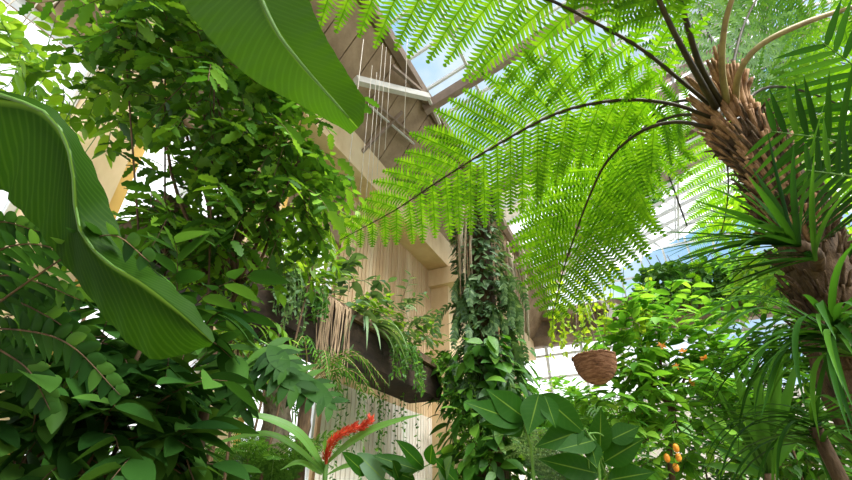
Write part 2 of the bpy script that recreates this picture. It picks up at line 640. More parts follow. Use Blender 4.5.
# left windows between the pillars
pil = [(-1.6, .4), (.6, .4), (3.1, .42), (5.05, .3), (6.96, .04)]
wi = 0
edges = [V0] + [p for p, w in pil]
for i in range(len(pil)):
    a = edges[i] + (pil[i - 1][1] if i else 0)
    b = pil[i][0]
    wi += 1
    fr = MB()
    for z in (.7, 2.2, 3.75, 5.3):
        fr.rbox(-.14, -.06, a, b, z - .03, z + .04)
    for vv in (a + .03, (a + b) / 2, b - .03):
        fr.rbox(-.14, -.06, vv - .025, vv + .025, .7, 5.3)
    f = struct(fr.build('window_%d' % wi, M['bars'], smooth=False), 'tall glazed bay between cream pillars in the long wall', 'window')
    g = MB()
    g.add([W(-.1, a, .7), W(-.1, b, .7), W(-.1, b, 5.3), W(-.1, a, 5.3)], [(0, 1, 2, 3)], [(0, 0)] * 4)
    g.build('pane', M['glass'], f, smooth=False)
ti = 0
for (a, w) in pil[:-1]:
    ti += 1
    mb = MB()
    mb.rbox(-.2, .28, a, a + w, 0, 6.4)
    o = struct(mb.build('trim_%d' % ti, M['cream'], smooth=False), 'cream pillar with an ochre side between the windows', 'pillar')
    mb = MB()
    mb.rbox(-.2, .26, a + w, a + w + .10, 0, 6.4)
    mb.build('pillar_side', M['ochre'], o, smooth=False)
# pilaster on the boarded wall behind the column, with its block
pv = uv_of(on_u(431, 285, 0))[1]
pv1 = pv + 1.3
ti += 1
mb = MB()
mb.rbox(0, .42, pv, pv1, 0, 6.2)
o = struct(mb.build('trim_%d' % ti, M['cream'], smooth=False), 'cream pilaster on the boarded wall behind the plant-covered column', 'pillar')
mb = MB()
mb.rbox(0.003, .8, pv - .15, pv1 + .1, 6.0, EAVE - .69)
mb.build('capital', M['cream'], o, smooth=False)
# eave beam
ti += 1
mb = MB()
mb.rbox(-.3, .5, V0, VE, 6.42, EAVE)
struct(mb.build('trim_%d' % ti, M['cream'], smooth=False), 'long cream beam along the top of the left wall', 'beam')

# brown sloping soffit above it, boarded
mb = MB()
v = V0
while v < VE:
    vb = min(VE, v + .45)
    a, b, c, d = W(UB0 - .1, v, ZB0 - .02), W(UB0 - .1, vb - .02, ZB0 - .02), W(UB1, vb - .02, ZB1), W(UB1, v, ZB1)
    nn = W(-.05, 0, .04) - W(0, 0, 0)
    mb.add([a, b, c, d, a + nn, b + nn, c + nn, d + nn], [(0, 1, 2, 3), (7, 6, 5, 4), (0, 3, 7, 4), (1, 5, 6, 2)], [(0, 0)] * 8)
    v = vb
nb = MB()
nb.add([W(UB0 - .16, V0, ZB0), W(UB0 - .16, VE, ZB0), W(UB1 - .06, VE, ZB1 + .04), W(UB1 - .06, V0, ZB1 + .04)], [(0, 1, 2, 3)], [(0, 0)] * 4)
mb.add(nb.v, nb.f, nb.uv)
struct(mb.build('ceiling', M['soffit'], smooth=False), 'brown boarded soffit sloping up from the cream beam to the roof glass', 'ceiling')

# roof glazing and steel
d = ray(428, 99)
n_ = V((B.x * -SL, B.y * -SL, 1))
p0 = W(UB1, 0, ZB1)
tt = (p0 - CAM).dot(n_) / d.dot(n_)
vr = uv_of(CAM + d * tt)[1]
g = MB()
g.add([W(UB1, V0, ZB1), W(UR, V0, ZR), W(UR, VE, ZR), W(UB1, VE, ZB1)], [(0, 1, 2, 3)], [(0, 0)] * 4)
g.add([W(UR, V0, ZR), W(UE, V0, roof_z(UE)), W(UE, VE, roof_z(UE)), W(UR, VE, ZR)], [(0, 1, 2, 3)], [(0, 0)] * 4)
rg = struct(g.build('window_6', M['glass'], smooth=False), 'sloping roof glazing high over the plants', 'roof window')
gb = MB()
v = V0
while v < VE:
    gb.bar(W(UB1, v, ZB1 - .03), W(UR, v, ZR - .03), .045, .06)
    gb.bar(W(UR, v, ZR - .03), W(UE, v, roof_z(UE) - .03), .045, .06)
    v += .75
u = UB1 + .9
while u < UE:
    gb.bar(W(u, V0, roof_z(u) - .07), W(u, VE, roof_z(u) - .07), .05, .07)
    u += 1.3
gb.build('glazing_bar', M['bars'], rg, smooth=False)
raf = [vr - 8, vr - 4, vr, vr + 3.2, vr + 6.4]
for vv in raf:
    if not (V0 < vv < VE - .3):
        continue
    ti += 1
    mb = MB()
    mb.bar(W(UB1 - .1, vv, ZB1 - .26), W(UR, vv, ZR - .22), .13, .24)
    mb.bar(W(UR, vv, ZR - .22), W(UE, vv, roof_z(UE) - .22), .13, .24)
    struct(mb.build('trim_%d' % ti, M['steel_brown'], smooth=False), 'brown steel rafter under the roof glass', 'rafter')
ti += 1
mb = MB()
mb.bar(W(UB1, V0, ZB1 - .1), W(UB1, VE, ZB1 - .1), .14, .22)
struct(mb.build('trim_%d' % ti, M['steel_brown'], smooth=False), 'brown steel purlin where the soffit meets the roof glass', 'purlin')


def on_soffit(px, py, off=.12):
    nn = V((0, 0, 0)) + B * (ZB1 - ZB0) - UP * (UB1 - UB0 + .1)
    nn.normalize()
    q = W(UB0 - .1, 0, ZB0) + nn * off
    dd = ray(px, py)
    return CAM + dd * ((q - CAM).dot(nn) / dd.dot(nn))


for (a, b, w, lab) in (((356, 80), (428, 97), .11, 'pale steel strut running left from the roof joint'),
                       ((392, 66), (428, 97), .06, 'thin brown strut running up from the roof joint'),
                       ((374, 103), (420, 142), .05, 'grey tube slung under the brown soffit'),
                       ((370, 106), (414, 144), .03, 'thin grey tube beside the thicker one under the soffit'),
                       ((362, 152), (402, 112), .05, 'brown batten across the soffit'),
                       ((428, 97), (440, 124), .05, 'short pale strut running down from the roof joint')):
    ti += 1
    mb = MB()
    mb.bar(on_soffit(*a, .16 + w), on_soffit(*b, .16 + w), w)
    struct(mb.build('trim_%d' % ti, M['steel_brown' if 'brown' in lab else 'steel'], smooth=False), lab, 'roof strut')

# far wall : plaster, glazing, header, gable glass
mb = MB()
mb.rbox(0, UE, VE, VE + .25, 0, 4.7)
struct(mb.build('wall_far', M['pale'], smooth=False), 'pale plaster wall under the far windows', 'wall')
fr = MB()
for z in (4.72, 5.75, 6.55):
    fr.rbox(0, UE, VE + .02, VE + .12, z - .04, z + .04)
u = .9
while u < UE:
    fr.rbox(u - .05, u + .05, VE + .02, VE + .14, 4.7, 6.9)
    u += 1.25
f = struct(fr.build('window_7', M['bars'], smooth=False), 'row of far windows behind the hanging basket', 'window')
g = MB()
g.add([W(0, VE + .08, 4.7), W(UE, VE + .08, 4.7), W(UE, VE + .08, 6.9), W(0, VE + .08, 6.9)], [(0, 1, 2, 3)], [(0, 0)] * 4)
g.build('pane', M['glass'], f, smooth=False)
hd = MB()
hd.rbox(0, UE, VE - .1, VE + .25, 6.9, 7.25)
hd.rbox(0, UE, VE - .35, VE + .25, 7.85, 8.15)
hd.rbox(0, UE, VE + .05, VE + .2, 7.2, 7.9)
u = .4
while u < UE:
    hd.rbox(u - .07, u + .07, VE - .15, VE + .1, 7.2, 7.9)
    u += .9
ti += 1
struct(hd.build('trim_%d' % ti, M['soffit2'], smooth=False), 'brown timber header above the far windows', 'header')
for (a, b) in (((592, 292), (632, 330)), ((604, 323), (618, 305))):
    ti += 1
    mb = MB()
    mb.bar(on_v(*a, VE - .6), on_v(*b, VE - .6), .18 if ti % 2 else .12)
    struct(mb.build('trim_%d' % ti, M['steel'], smooth=False), 'slanting pale brace in front of the far header', 'brace')
g = MB()
g.add([W(0, VE + .1, 8.1), W(UE, VE + .1, 8.1), W(UE, VE + .1, roof_z(UE)), W(UR, VE + .1, ZR), W(UB1, VE + .1, ZB1), W(.5, VE + .1, 8.1)], [(0, 1, 2, 3, 4, 5)], [(0, 0)] * 6)
f = MB()
u = 1.6
while u < UE:
    f.rbox(u - .03, u + .03, VE + .06, VE + .14, 8.1, max(8.2, roof_z(u) if u > UB1 else 8.7))
    u += .8
for z in (9.0, 10.0):
    f.rbox(2.2, UE, VE + .06, VE + .14, z - .03, z + .03)
fo = struct(f.build('window_8', M['bars'], smooth=False), 'gable glazing above the far header', 'window')
g.build('pane', M['glass'], fo, smooth=False)
# right wall (glazed) and back wall
mb = MB()
mb.rbox(UE, UE + .25, V0, VE, 0, 1.0)
struct(mb.build('wall_right', M['pale'], smooth=False), 'low wall at the right', 'wall')
f = MB()
v = V0
while v < VE:
    f.rbox(UE + .05, UE + .15, v - .04, v + .04, 1, roof_z(UE))
    v += 1.5
for z in (1.0, 3.2, 5.4, roof_z(UE) - .05):
    f.rbox(UE + .05, UE + .15, V0, VE, z - .04, z + .04)
fo = struct(f.build('window_9', M['bars'], smooth=False), 'glazed wall at the right', 'window')
g = MB()
g.add([W(UE + .1, V0, 1), W(UE + .1, VE, 1), W(UE + .1, VE, roof_z(UE)), W(UE + .1, V0, roof_z(UE))], [(0, 1, 2, 3)], [(0, 0)] * 4)
g.build('pane', M['glass'], fo, smooth=False)
mb = MB()
mb.rbox(-.3, UE, V0 - .25, V0, 0, 3.2)
struct(mb.build('wall_back', M['pale'], smooth=False), 'pale wall behind the viewer', 'wall')

# ------------------------------------------------------------------ planter beam under the boarded wall
PU, PZ, PV0, PV1 = 1.06, 3.1, 3.5, 8.55
root = thing('planter_trough', 'long dark timber planter trough bridging from the left trees to the column', 'planter', W(.78, (PV0 + PV1) / 2, PZ))
mb = MB()
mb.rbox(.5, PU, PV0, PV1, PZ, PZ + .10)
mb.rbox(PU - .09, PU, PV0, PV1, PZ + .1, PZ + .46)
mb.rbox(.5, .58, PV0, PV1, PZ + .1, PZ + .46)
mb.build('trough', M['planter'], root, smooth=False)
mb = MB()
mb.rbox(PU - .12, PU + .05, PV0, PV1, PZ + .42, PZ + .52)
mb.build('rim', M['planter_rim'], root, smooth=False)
mb = MB()
mb.rbox(.58, PU - .09, PV0, PV1, PZ + .10, PZ + .40)
mb.build('soil', M['soil'], root, smooth=False)
PTOP = PZ + .40


def planter_pt(px, u=.8):
    """soil surface point of the trough that shows at this column of the photo"""
    lo, hi = PV0, PV1
    best = None
    for i in range(200):
        vv = PV0 + (PV1 - PV0) * i / 199
        p = W(u, vv, PTOP)
        r = p - CAM
        x = 426 + F * r.x / r.dot(FWD)
        if best is None or abs(x - px) < best[0]:
            best = (abs(x - px), p)
    return best[1]


# ==================================================================== COLUMN
c0 = at(487, 380, 7.1)
cu, cv, _ = uv_of(c0)
mb = MB()
mb.rbox(cu - .2, cu + .2, cv - .2, cv + .2, 0, 7.6)
struct(mb.build('column', M['bark'], smooth=False), 'dark column wrapped in climbing plants', 'column')
mb = MB()
mb.rbox(.5, 2.0, cv - .12, cv + .12, 7.3, 7.55)
struct(mb.build('column_beam', M['soffit2'], smooth=False), 'brown beam from the column head to the left wall', 'beam')


def on_column(a, z, off=.0):
    """point on the column's skin, a = -1..1 across the side that faces the viewer"""
    ang = math.atan2(-c0.y, -c0.x) + a * 1.7
    r = .28 + off
    return V((W(cu, cv, 0).x + r * math.cos(ang), W(cu, cv, 0).y + r * math.sin(ang), z)), V((math.cos(ang), math.sin(ang), 0))


def climber(name, label, z0, z1, cnt, mat, ll, lw, prof, n, stemmat='bark', spread=(.0, .25), amin=-1, amax=1):
    root = thing(name, label, 'climbing plant', W(cu, cv, z0))
    ml, ms = MB(), MB()
    for k in range(5):
        a = amin + (amax - amin) * (k + .5) / 5
        pts = [on_column(a + .15 * math.sin(z * 2 + k), z, .015)[0] for z in [z0 + (z1 - z0) * i / 9 for i in range(10)]]
        ms.tube(pts, .012, .006, n=5)
    for _ in range(cnt):
        p, nrm = on_column(rnd(amin, amax), rnd(z0, z1), rnd(*spread))
        S = nrm.cross(UP)
        d = nrm * rnd(.3, 1) + S * rnd(-.9, .9) + UP * rnd(-1.0, .3)
        z = rnd(.6, 1.25)
        ml.leaf(p, d, nrm * .8 + UP * .7 + rvec() * .3, ll * z, lw * z, prof, n=n, fold=.2, droop=rnd(.3, 1))
    ms.build('stem', M[stemmat], root)
    ml.build('foliage', mat, root)
    return root


climber('climbing_philodendron', 'dark broad-leaved climber covering the lower half of the column', .3, 3.9, 900, M['mid'], .30, .14, ovate, 6, 'stalk_green', (.02, .5))
climber('creeping_fig', 'grey-green small-leaved creeper clinging to the upper column', 3.4, 7.2, 1300, M['grey'], .2, .08, ovate, 4, 'bark', (.0, .16))
root = thing('climbing_fern', 'grey-green feathery fern hanging from the middle of the column', 'fern', W(cu, cv, 4.2))
for k in range(50):
    p, nrm = on_column(rnd(-.8, 1), rnd(3.0, 5.2), .0)
    S = nrm.cross(UP)
    d = nrm * rnd(.5, 1) + S * rnd(-.8, .8)
    L = rnd(.4, .7)
    palm_frond(root, [p, p + d * L * .4 + UP * .08, p + d * L * .65 - UP * .12, p + d * L * .75 - UP * .45 * L / .6], 13, .16, .045, M['grey'], r=.006, ang=.5, droop=.5, bare=.1)
# aerial roots beside the column
root = thing('aerial_roots', 'pale woody aerial roots hanging beside the head of the column', 'roots', at(462, 205, 8.2))
for k in range(9):
    x = rnd(452, 474)
    t = rnd(7.6, 8.3)
    mb = MB()
    y1 = rnd(285, 330)
    mb.tube(catmull([at(x, 205, t), at(x + rnd(-3, 3), 245, t), at(x + rnd(-2, 5), y1, t - .1)], 10), .02 if k else .05, .008 if k else .035, n=5, jit=.1)
    mb.build('root', M['root_pale' if k < 3 else 'root'], root)
root = thing('hanging_roots', 'pale stringy roots hanging to the right of the column head', 'roots', at(516, 255, 9))
for k in range(12):
    x = rnd(504, 528)
    mb = MB()
    mb.tube(catmull([at(x - 4, 240 + rnd(0, 25), 9), at(x, 285, 9), at(x + rnd(-2, 4), rnd(320, 350), 9)], 8), rnd(.015, .05), .012, n=5, jit=.1)
    mb.build('root', M['root_pale' if k % 3 else 'root'], root)

# ==================================================================== PLANTER PLANTS
def hang_strands(root, p, cnt, wid, L, mat, ll, lw, name='foliage'):
    ml, ms = MB(), MB()
    for k in range(cnt):
        q = p + A * rnd(-wid, wid) + B * rnd(0, .12)
        pts = [q]
        d = (B * .8 + UP * .25 + rvec() * .3)
        LL = L * rnd(.4, 1.1)
        for i in range(9):
            d = (d + V((0, 0, -.55)) + rvec() * .12).normalized()
            pts.append(pts[-1] + d * LL / 9)
        ms.tube(pts, .004, .002, n=3, cap=False)
        m = int(LL / .03)
        for j in range(m):
            s = j / m * 9
            i = int(s)
            o = pts[i].lerp(pts[i + 1], s - i)
            ml.leaf(o, rvec() + V((0, 0, -.4)), rvec(), ll * rnd(.7, 1.2), lw, ovate, n=3, droop=.3)
    ms.build('stem', M['stalk_green'], root)
    ml.build(name, mat, root)


for (px, cnt, wid, L, m, ll, lw, lab) in ((275, 22, .22, .75, 'grey', .06, .03, 'pale ferny trailer hanging over the left end of the planter'),
                                          (300, 16, .2, .45, 'mid', .07, .03, 'short green trailer between the left trailer and the root curtain'),
                                          (392, 26, .35, .8, 'mid', .07, .03, 'bushy green trailer hanging low over the planter right of the strap-leaved plant'),
                                          (432, 26, .3, 1.9, 'shrub', .07, .03, 'long trailing stems hanging from the right end of the planter beside the column')):
    p = planter_pt(px, .98) + UP * .12
    r = thing('trailing_plant', lab, 'trailing plant', p)
    hang_strands(r, p, cnt, wid, L, M[m], ll, lw)
p = planter_pt(325, 1.0) + UP * .12
r = thing('root_curtain', 'brown curtain of thin roots hanging over the planter side', 'roots', p)
for k in range(38):
    q = p + A * rnd(-.28, .28) + B * .05
    mb = MB()
    L = rnd(.4, .95)
    mb.tube(catmull([q, q + B * .09 - UP * .05, q + B * .1 - UP * L * .5 + A * rnd(-.04, .04), q + B * .1 - UP * L + A * rnd(-.05, .05)], 7), .008, .004, n=4)
    mb.build('root', M['root'], r)
p = planter_pt(362, .98)
r = thing('spider_plant', 'pale strap-leaved spider plant arching over the middle of the planter', 'plant', p)
mb = MB()
for k in range(44):
    a = rnd(-1.9, 1.9)
    d = B * math.cos(a) + A * math.sin(a) * 1.0 + UP * rnd(.5, 1.4)
    mb.leaf(p + rvec() * .04 + UP * .04, d, UP + rvec() * .2, rnd(.6, 1.0), .04, strap, n=9, fold=.25, droop=rnd(2.0, 3.2))
mb.build('leaf_rosette', M['grey'], r)

for (px, dz, cnt, m, ll, lw, u, rad, lab, tl) in (
        (268, .38, 40, 'lime', .12, .05, .6, (.3, .4, .4), 'light green leafy bush at the left end of the planter', .3),
        (300, .45, 60, 'lime', .13, .05, .55, (.35, .45, .5), 'yellow-green bush growing in the planter behind the root curtain', .32),
        (338, .45, 26, 'grey', .22, .09, .75, (.3, .4, .45), 'taller bush with hanging grey-green leaves in the planter', .45),
        (366, .35, 40, 'lime', .14, .06, .6, (.3, .4, .35), 'bright leafy bush behind the spider plant', .3),
        (395, .45, 34, 'grey', .18, .06, .85, (.3, .45, .4), 'pale upright bush in the right half of the planter', .5),
        (420, .35, 46, 'shrub', .13, .05, .8, (.35, .4, .4), 'green bush at the right end of the planter against the column', .35)):
    p = planter_pt(px, u)
    shrub('planter_bush', lab, 'bush', p, [(p + UP * dz, rad, cnt)], m, ll, lw, tl=tl, nl=8, tr=.015, up=.3, wmin=.3, n=5)

# ==================================================================== TREE FERN on the right
tx = at(850, 380, 1.95)
tb = V((1.88, 1.93, 0))
tf = thing('tree_fern', 'big tree fern with shaggy trunk and wide lime-green fronds overhead', 'tree fern', tb)
crown = at(722, 112, 2.62)
tp = [tb, V((1.88, 1.95, 1.2)), at(850, 372, 2.0), at(815, 262, 2.2), at(775, 178, 2.4), at(738, 128, 2.58)]
mb = MB()
mb.tube(catmull(tp, 40), .145, .115, n=14, jit=.12)
mb.build('trunk', M['trunk_fern'], tf)
mb = MB()
TP = catmull(tp[2:] + [at(722, 96, 2.66)], 40)
for k in range(130):
    s = 1 - R.random() ** 1.4 * .7
    i = min(39, int((.12 + .86 * s) * 40))
    p = TP[i]
    T = (TP[min(i + 1, 40)] - TP[max(0, i - 1)]).normalized()
    o = rvec()
    o = (o - T * o.dot(T)).normalized()
    if o.dot(p - CAM) > .25:
        o = -o
    L = rnd(.10, .22) * (.55 + .8 * s)
    a = p + o * (.115 - .03 * s)
    pts = [a, a + T * L * .5 + o * .025, a + T * L + o * (.05 + .03 * s)]
    mb.tube(catmull(pts, 5), (.013 + .007 * s) * rnd(.7, 1.2), .008, n=6, jit=.2)
mb.build('leaf_bases', M['scale'], tf)
mb = MB()
for k in range(420):
    s = R.random()
    i = min(39, int(s * 34))
    p = TP[i]
    T = (TP[min(i + 1, 40)] - TP[max(0, i - 1)]).normalized()
    o = rvec()
    o = (o - T * o.dot(T)).normalized()
    a = p + o * .12
    mb.tube(catmull([a, a + T * .05 + o * .03, a + T * rnd(.04, .13) + o * rnd(.03, .09)], 4), .011, .005, n=5, jit=.3)
mb.build('old_leaf_bases', M['trunk_fern'], tf)
FR = [
    # control points (px, py, depth), pinna count, pinna length, facing
    ([(712, 118, 2.6), (672, 104, 2.6), (620, 100, 2.62), (560, 112, 2.66), (500, 143, 2.72), (440, 180, 2.8), (395, 210, 2.88), (340, 240, 2.95)], 23, .50, .6, (.95, 1.05)),
    ([(712, 128, 2.6), (675, 122, 2.65), (640, 132, 2.75), (608, 160, 2.9), (590, 195, 3.1), (575, 235, 3.3), (562, 275, 3.5), (552, 318, 3.65)], 21, .60, .7, (1, 1)),
    ([(716, 110, 2.6), (680, 80, 2.5), (640, 48, 2.4), (590, 20, 2.35), (545, -2, 2.3), (480, -22, 2.28), (400, -30, 2.28), (310, -22, 2.3), (250, -5, 2.35)], 19, .64, .8, (1, .9)),
    ([(716, 108, 2.55), (690, 62, 2.35), (668, 20, 2.25), (652, -20, 2.2), (635, -90, 2.2), (620, -180, 2.2)], 13, .5, .6, (1, 1)),
    ([(721, 104, 2.55), (700, 65, 2.4), (686, 20, 2.3), (676, -20, 2.25), (655, -100, 2.25), (640, -190, 2.3)], 12, .45, .6, (1, 1)),
    ([(727, 104, 2.55), (722, 66, 2.38), (725, 25, 2.28), (736, -12, 2.22), (765, -90, 2.2), (800, -170, 2.25)], 13, .5, .6, (1, 1)),
    ([(735, 104, 2.55), (739, 74, 2.42), (757, 48, 2.35), (795, 27, 2.3), (850, 8, 2.3), (930, -10, 2.35), (1010, -20, 2.45)], 15, .5, .7, (1, 1)),
    ([(728, 100, 2.7), (734, 60, 2.85), (746, 20, 3.0), (770, -20, 3.1), (820, -70, 3.2)], 15, .55, .6, (1, 1)),
    ([(738, 108, 2.65), (765, 88, 2.9), (800, 90, 3.1), (850, 110, 3.25), (920, 150, 3.35)], 16, .6, .75, (1, 1)),
    ([(726, 112, 2.75), (722, 120, 3.2), (726, 150, 3.7), (728, 195, 4.1), (718, 240, 4.4), (690, 283, 4.6)], 16, .5, .75, (1, 1)),
    ([(716, 112, 2.7), (690, 100, 2.95), (655, 112, 3.3), (635, 150, 3.6), (618, 200, 3.85), (608, 250, 4.0)], 15, .5, .75, (1, 1)),
    ([(728, 104, 2.75), (745, 60, 3.1), (775, 20, 3.5), (830, -10, 3.8), (900, -20, 4.0)], 16, .75, .7, (1, 1)),
    ([(732, 104, 2.75), (770, 100, 3.2), (815, 120, 3.6), (850, 165, 3.9), (870, 220, 4.1)], 16, .65, .8, (1, 1)),
    ([(722, 100, 2.75), (715, 50, 3.1), (700, 10, 3.4), (690, -40, 3.7), (690, -90, 3.9)], 15, .6, .7, (1, 1)),
    ([(718, 116, 2.75), (668, 118, 3.2), (610, 150, 3.7), (560, 205, 4.1), (530, 262, 4.4)], 15, .55, .8, (1, 1)),
    ([(730, 100, 2.8), (760, 70, 3.2), (800, 60, 3.6), (850, 65, 3.9), (900, 90, 4.1)], 16, .6, .75, (1, 1)),
]
for pts, npn, pmax, k, asy in FR:
    up_ = pts[0][2] == 2.55
    fern_frond(tf, [at(*p) for p in pts], npn, pmax, .092, M['fern'], npair=23, k=k, bare=.40 if up_ else .14, r=.019 if up_ else .0125, stalk='stipe' if up_ and pts[0][0] > 725 else 'rachis', asym=asy, sweep=.35)

# ==================================================================== PALM at the right edge
pb = V((2.55, 1.3, 0))
pr_ = thing('feather_palm', 'dark feather palm reaching in from the right edge with upright leaflets', 'palm', pb)
mb = MB()
mb.tube(catmull([pb, pb + UP * 1.2, at(935, 215, 1.95)], 12), .05, .035, n=8, jit=.1)
mb.build('trunk', M['palmtrunk'], pr_)
h = at(935, 215, 1.95)
for pts, ll, sides, nl_ in (([h, at(890, 165, 1.95), at(840, 142, 1.95), at(770, 131, 1.98)], .40, (-1, 1), 13),
                            ([h, at(905, 130, 1.9), at(870, 80, 1.9), at(822, 42, 1.92)], .42, (-1, 1), 14),
                            ([h, at(900, 190, 1.8), at(860, 178, 1.75), at(806, 170, 1.7)], .36, (-1, 1), 13)):
    palm_frond(pr_, pts, nl_, ll, .026, M['strap'], r=.008, k=.95, ang=.45, droop=.12, bare=.3)

# ==================================================================== STRAP-LEAVED PLANTS on the right
def rosette(root, c, axis, cnt, L, wd, mat, droop=(.4, 1.4), bias=None, n=9, fold=.35, name='leaf_rosette', spread=(.3, 1.2)):
    mb = MB()
    axis = axis.normalized()
    for k in range(cnt):
        o = rvec()
        o = (o - axis * o.dot(axis)).normalized()
        if bias is not None:
            o = (o + bias * rnd(0, 1)).normalized()
        d = axis * rnd(*spread[::-1]) * .6 + o
        mb.leaf(c + axis * rnd(-.08, .05), d, axis + UP * .4 + rvec() * .2, L * rnd(.65, 1.1), wd * rnd(.8, 1.15), strap, n=n, fold=fold, droop=rnd(*droop))
    return mb.build(name, mat, root)


def strap_tree(label, base, head, axis, cnt, L, wd, mat, bias, rad=.03, **kw):
    r = thing('strap_leaved_plant', label, 'plant', base)
    mb = MB()
    mb.tube(catmull([base, base.lerp(head, .5) + rvec() * .03, head], 12), rad, rad * .8, n=8, jit=.1)
    mb.build('stem', M['bark'], r)
    rosette(r, head, axis, cnt, L, wd, mat, bias=bias, **kw)
    return r


LFT = V((-1, 0, 0))
h1 = at(800, 246, 1.85)
strap_tree('narrow strap-leaved plant fanning left from the middle of the tree fern trunk', at(818, 268, 2.12), h1, UP + LFT * .5, 34, .60, .026, M['strap'], LFT * 1.3 + V((0, -.2, 0)), droop=(.1, 1.0))
def arcs(root, c, tips, wd, lift, mat):
    for (x, y, tt) in tips:
        e = at(x, y, tt)
        m1 = c.lerp(e, .5) + UP * lift * (e - c).length
        C = catmull([c, m1, e], 14)
        rws = []
        for i, p in enumerate(C):
            T = (C[min(14, i + 1)] - C[max(0, i - 1)]).normalized()
            S = T.cross(UP * .8 + (CAM - p).normalized() * .5).normalized()
            hw = wd / 2 * strap(i / 14)
            rws.append((p - S * hw + UP * hw * .4, p, p + S * hw + UP * hw * .4))
        mb = MB()
        mb.blade(rws, n=22, m=1)
        mb.build('leaf', mat, root)


arcs(bpy.data.objects['strap_leaved_plant'], h1, [(661, 254, 1.8), (667, 247, 1.75), (693, 204, 1.8), (690, 216, 1.75), (698, 182, 1.85), (718, 178, 1.9), (676, 232, 1.7), (720, 168, 1.95), (700, 281, 1.7), (735, 250, 1.6), (752, 168, 1.95)], .03, .10, M['strap'])
h2 = at(838, 335, 1.6)
strap_tree('dark drooping strap-leaved plant growing low on the tree fern trunk at the right edge', at(850, 352, 1.93), h2, UP + LFT * .2, 64, .62, .022, M['strap'], LFT * .8, droop=(.6, 2.4), rad=.03)
arcs(bpy.data.objects['strap_leaved_plant.001'], h2, [(686, 338, 1.6), (690, 322, 1.55), (702, 296, 1.6), (708, 340, 1.5), (722, 362, 1.5), (740, 392, 1.45), (700, 308, 1.65), (760, 420, 1.4), (728, 300, 1.7)], .024, .20, M['strap'])
h3 = at(815, 428, 1.75)
strap_tree('low grassy strap-leaved plant in the bottom right corner', V((1.5, 1.75, 0)), h3, UP, 56, .62, .02, M['strap'], LFT * .3, droop=(.3, 2.2), rad=.03)
h4 = at(862, 262, 2.7)
strap_tree('broad bright strap-leaved plant behind the trunk at the right edge', V((2.55, 2.6, 0)), h4, UP + LFT * .3, 36, .85, .06, M['mid'], LFT * .6, droop=(.2, 1.4))

yb = at(768, 474, 2.7)
ybase = drop_ground(yb)
yr = thing('yucca', 'stiff sword-leaved yucca beside the orange-fruited tree', 'yucca', ybase)
mb = MB()
mb.tube(catmull([ybase, ybase.lerp(yb, .5), yb], 8), .05, .04, n=8, jit=.15)
mb.build('stem', M['bark'], yr)
for (b_, t_, w_) in (((752, 432), (704, 386), 9), ((748, 447), (678, 411), 9), ((757, 420), (726, 358), 11), ((769, 410), (748, 352), 11), ((779, 425), (771, 334), 11), ((790, 430), (795, 345), 10),
                     ((752, 465), (676, 438), 4), ((752, 470), (700, 478), 9), ((800, 445), (838, 380), 9), ((775, 415), (786, 350), 9), ((760, 440), (712, 400), 8)):
    ld = MB()
    bb, te = at(*b_, 2.72), at(*t_, 2.72 + rnd(-.15, .2))
    d = te - yb
    ld.leaf(yb, (bb - yb) * .5 + d * .5 + UP * .05, CAM - yb + UP * 1.2, d.length, w_ * 2.7 / F, strap, n=8, fold=.35, droop=.12)
    ld.build('leaf', M['mid'] if w_ > 8 else M['strap'], yr)

# ==================================================================== ORANGE-FRUITED TREE
fb = at(672, 478, 4.6)
fbase = drop_ground(fb)
blobs = [(at(650, 345, 5.0), (.5, .45, .38), 36), (at(700, 345, 5.0), (.45, .45, .42), 36), (at(622, 400, 4.7), (.4, .35, .3), 28), (at(665, 395, 4.8), (.45, .4, .35), 32),
         (at(715, 395, 5.0), (.35, .35, .35), 22), (at(632, 448, 4.6), (.4, .35, .3), 20), (at(690, 440, 4.7), (.3, .3, .25), 16), (at(668, 316, 5.2), (.3, .35, .22), 12)]
ft = shrub('fruit_tree', 'leafy tree with orange fruits and flowers to the right of the basket', 'tree', fbase, blobs, 'shrub', .19, .075, lance, n=5, tl=.32, nl=9, trunks=[[fbase, (fbase + fb) / 2, fb, at(672, 410, 4.8)]], tr=.045, up=.35, droop=.35, ldroop=.8)
for (x, y) in ((667, 458), (676, 448), (678.5, 457.5), (676, 467.5)):
    mb = MB()
    c = at(x, y, 4.1)
    mb.lathe(c, [(.026 * math.sin(math.pi * i / 10) ** .8 + .0005, .037 * -math.cos(math.pi * i / 10)) for i in range(11)], 14)
    o = mb.build('fruit', M['orange'], ft)
    ms = MB()
    ms.tube(catmull([c + UP * .044, c + UP * .09, at(672, 428, 4.3)], 6), .004, .006, n=5)
    ms.build('fruit_stalk', M['stalk_green'], o)
for (x, y) in ((705, 359), (676, 366), (683, 352), (639, 413), (690, 383), (662, 345)):
    mb = MB()
    c = at(x, y, 4.45)
    for k in range(7):
        mb.leaf(c, rvec() + UP * .5, rvec(), .05, .03, ovate, n=3, droop=.4)
    mb.build('flower', M['petal'], ft)

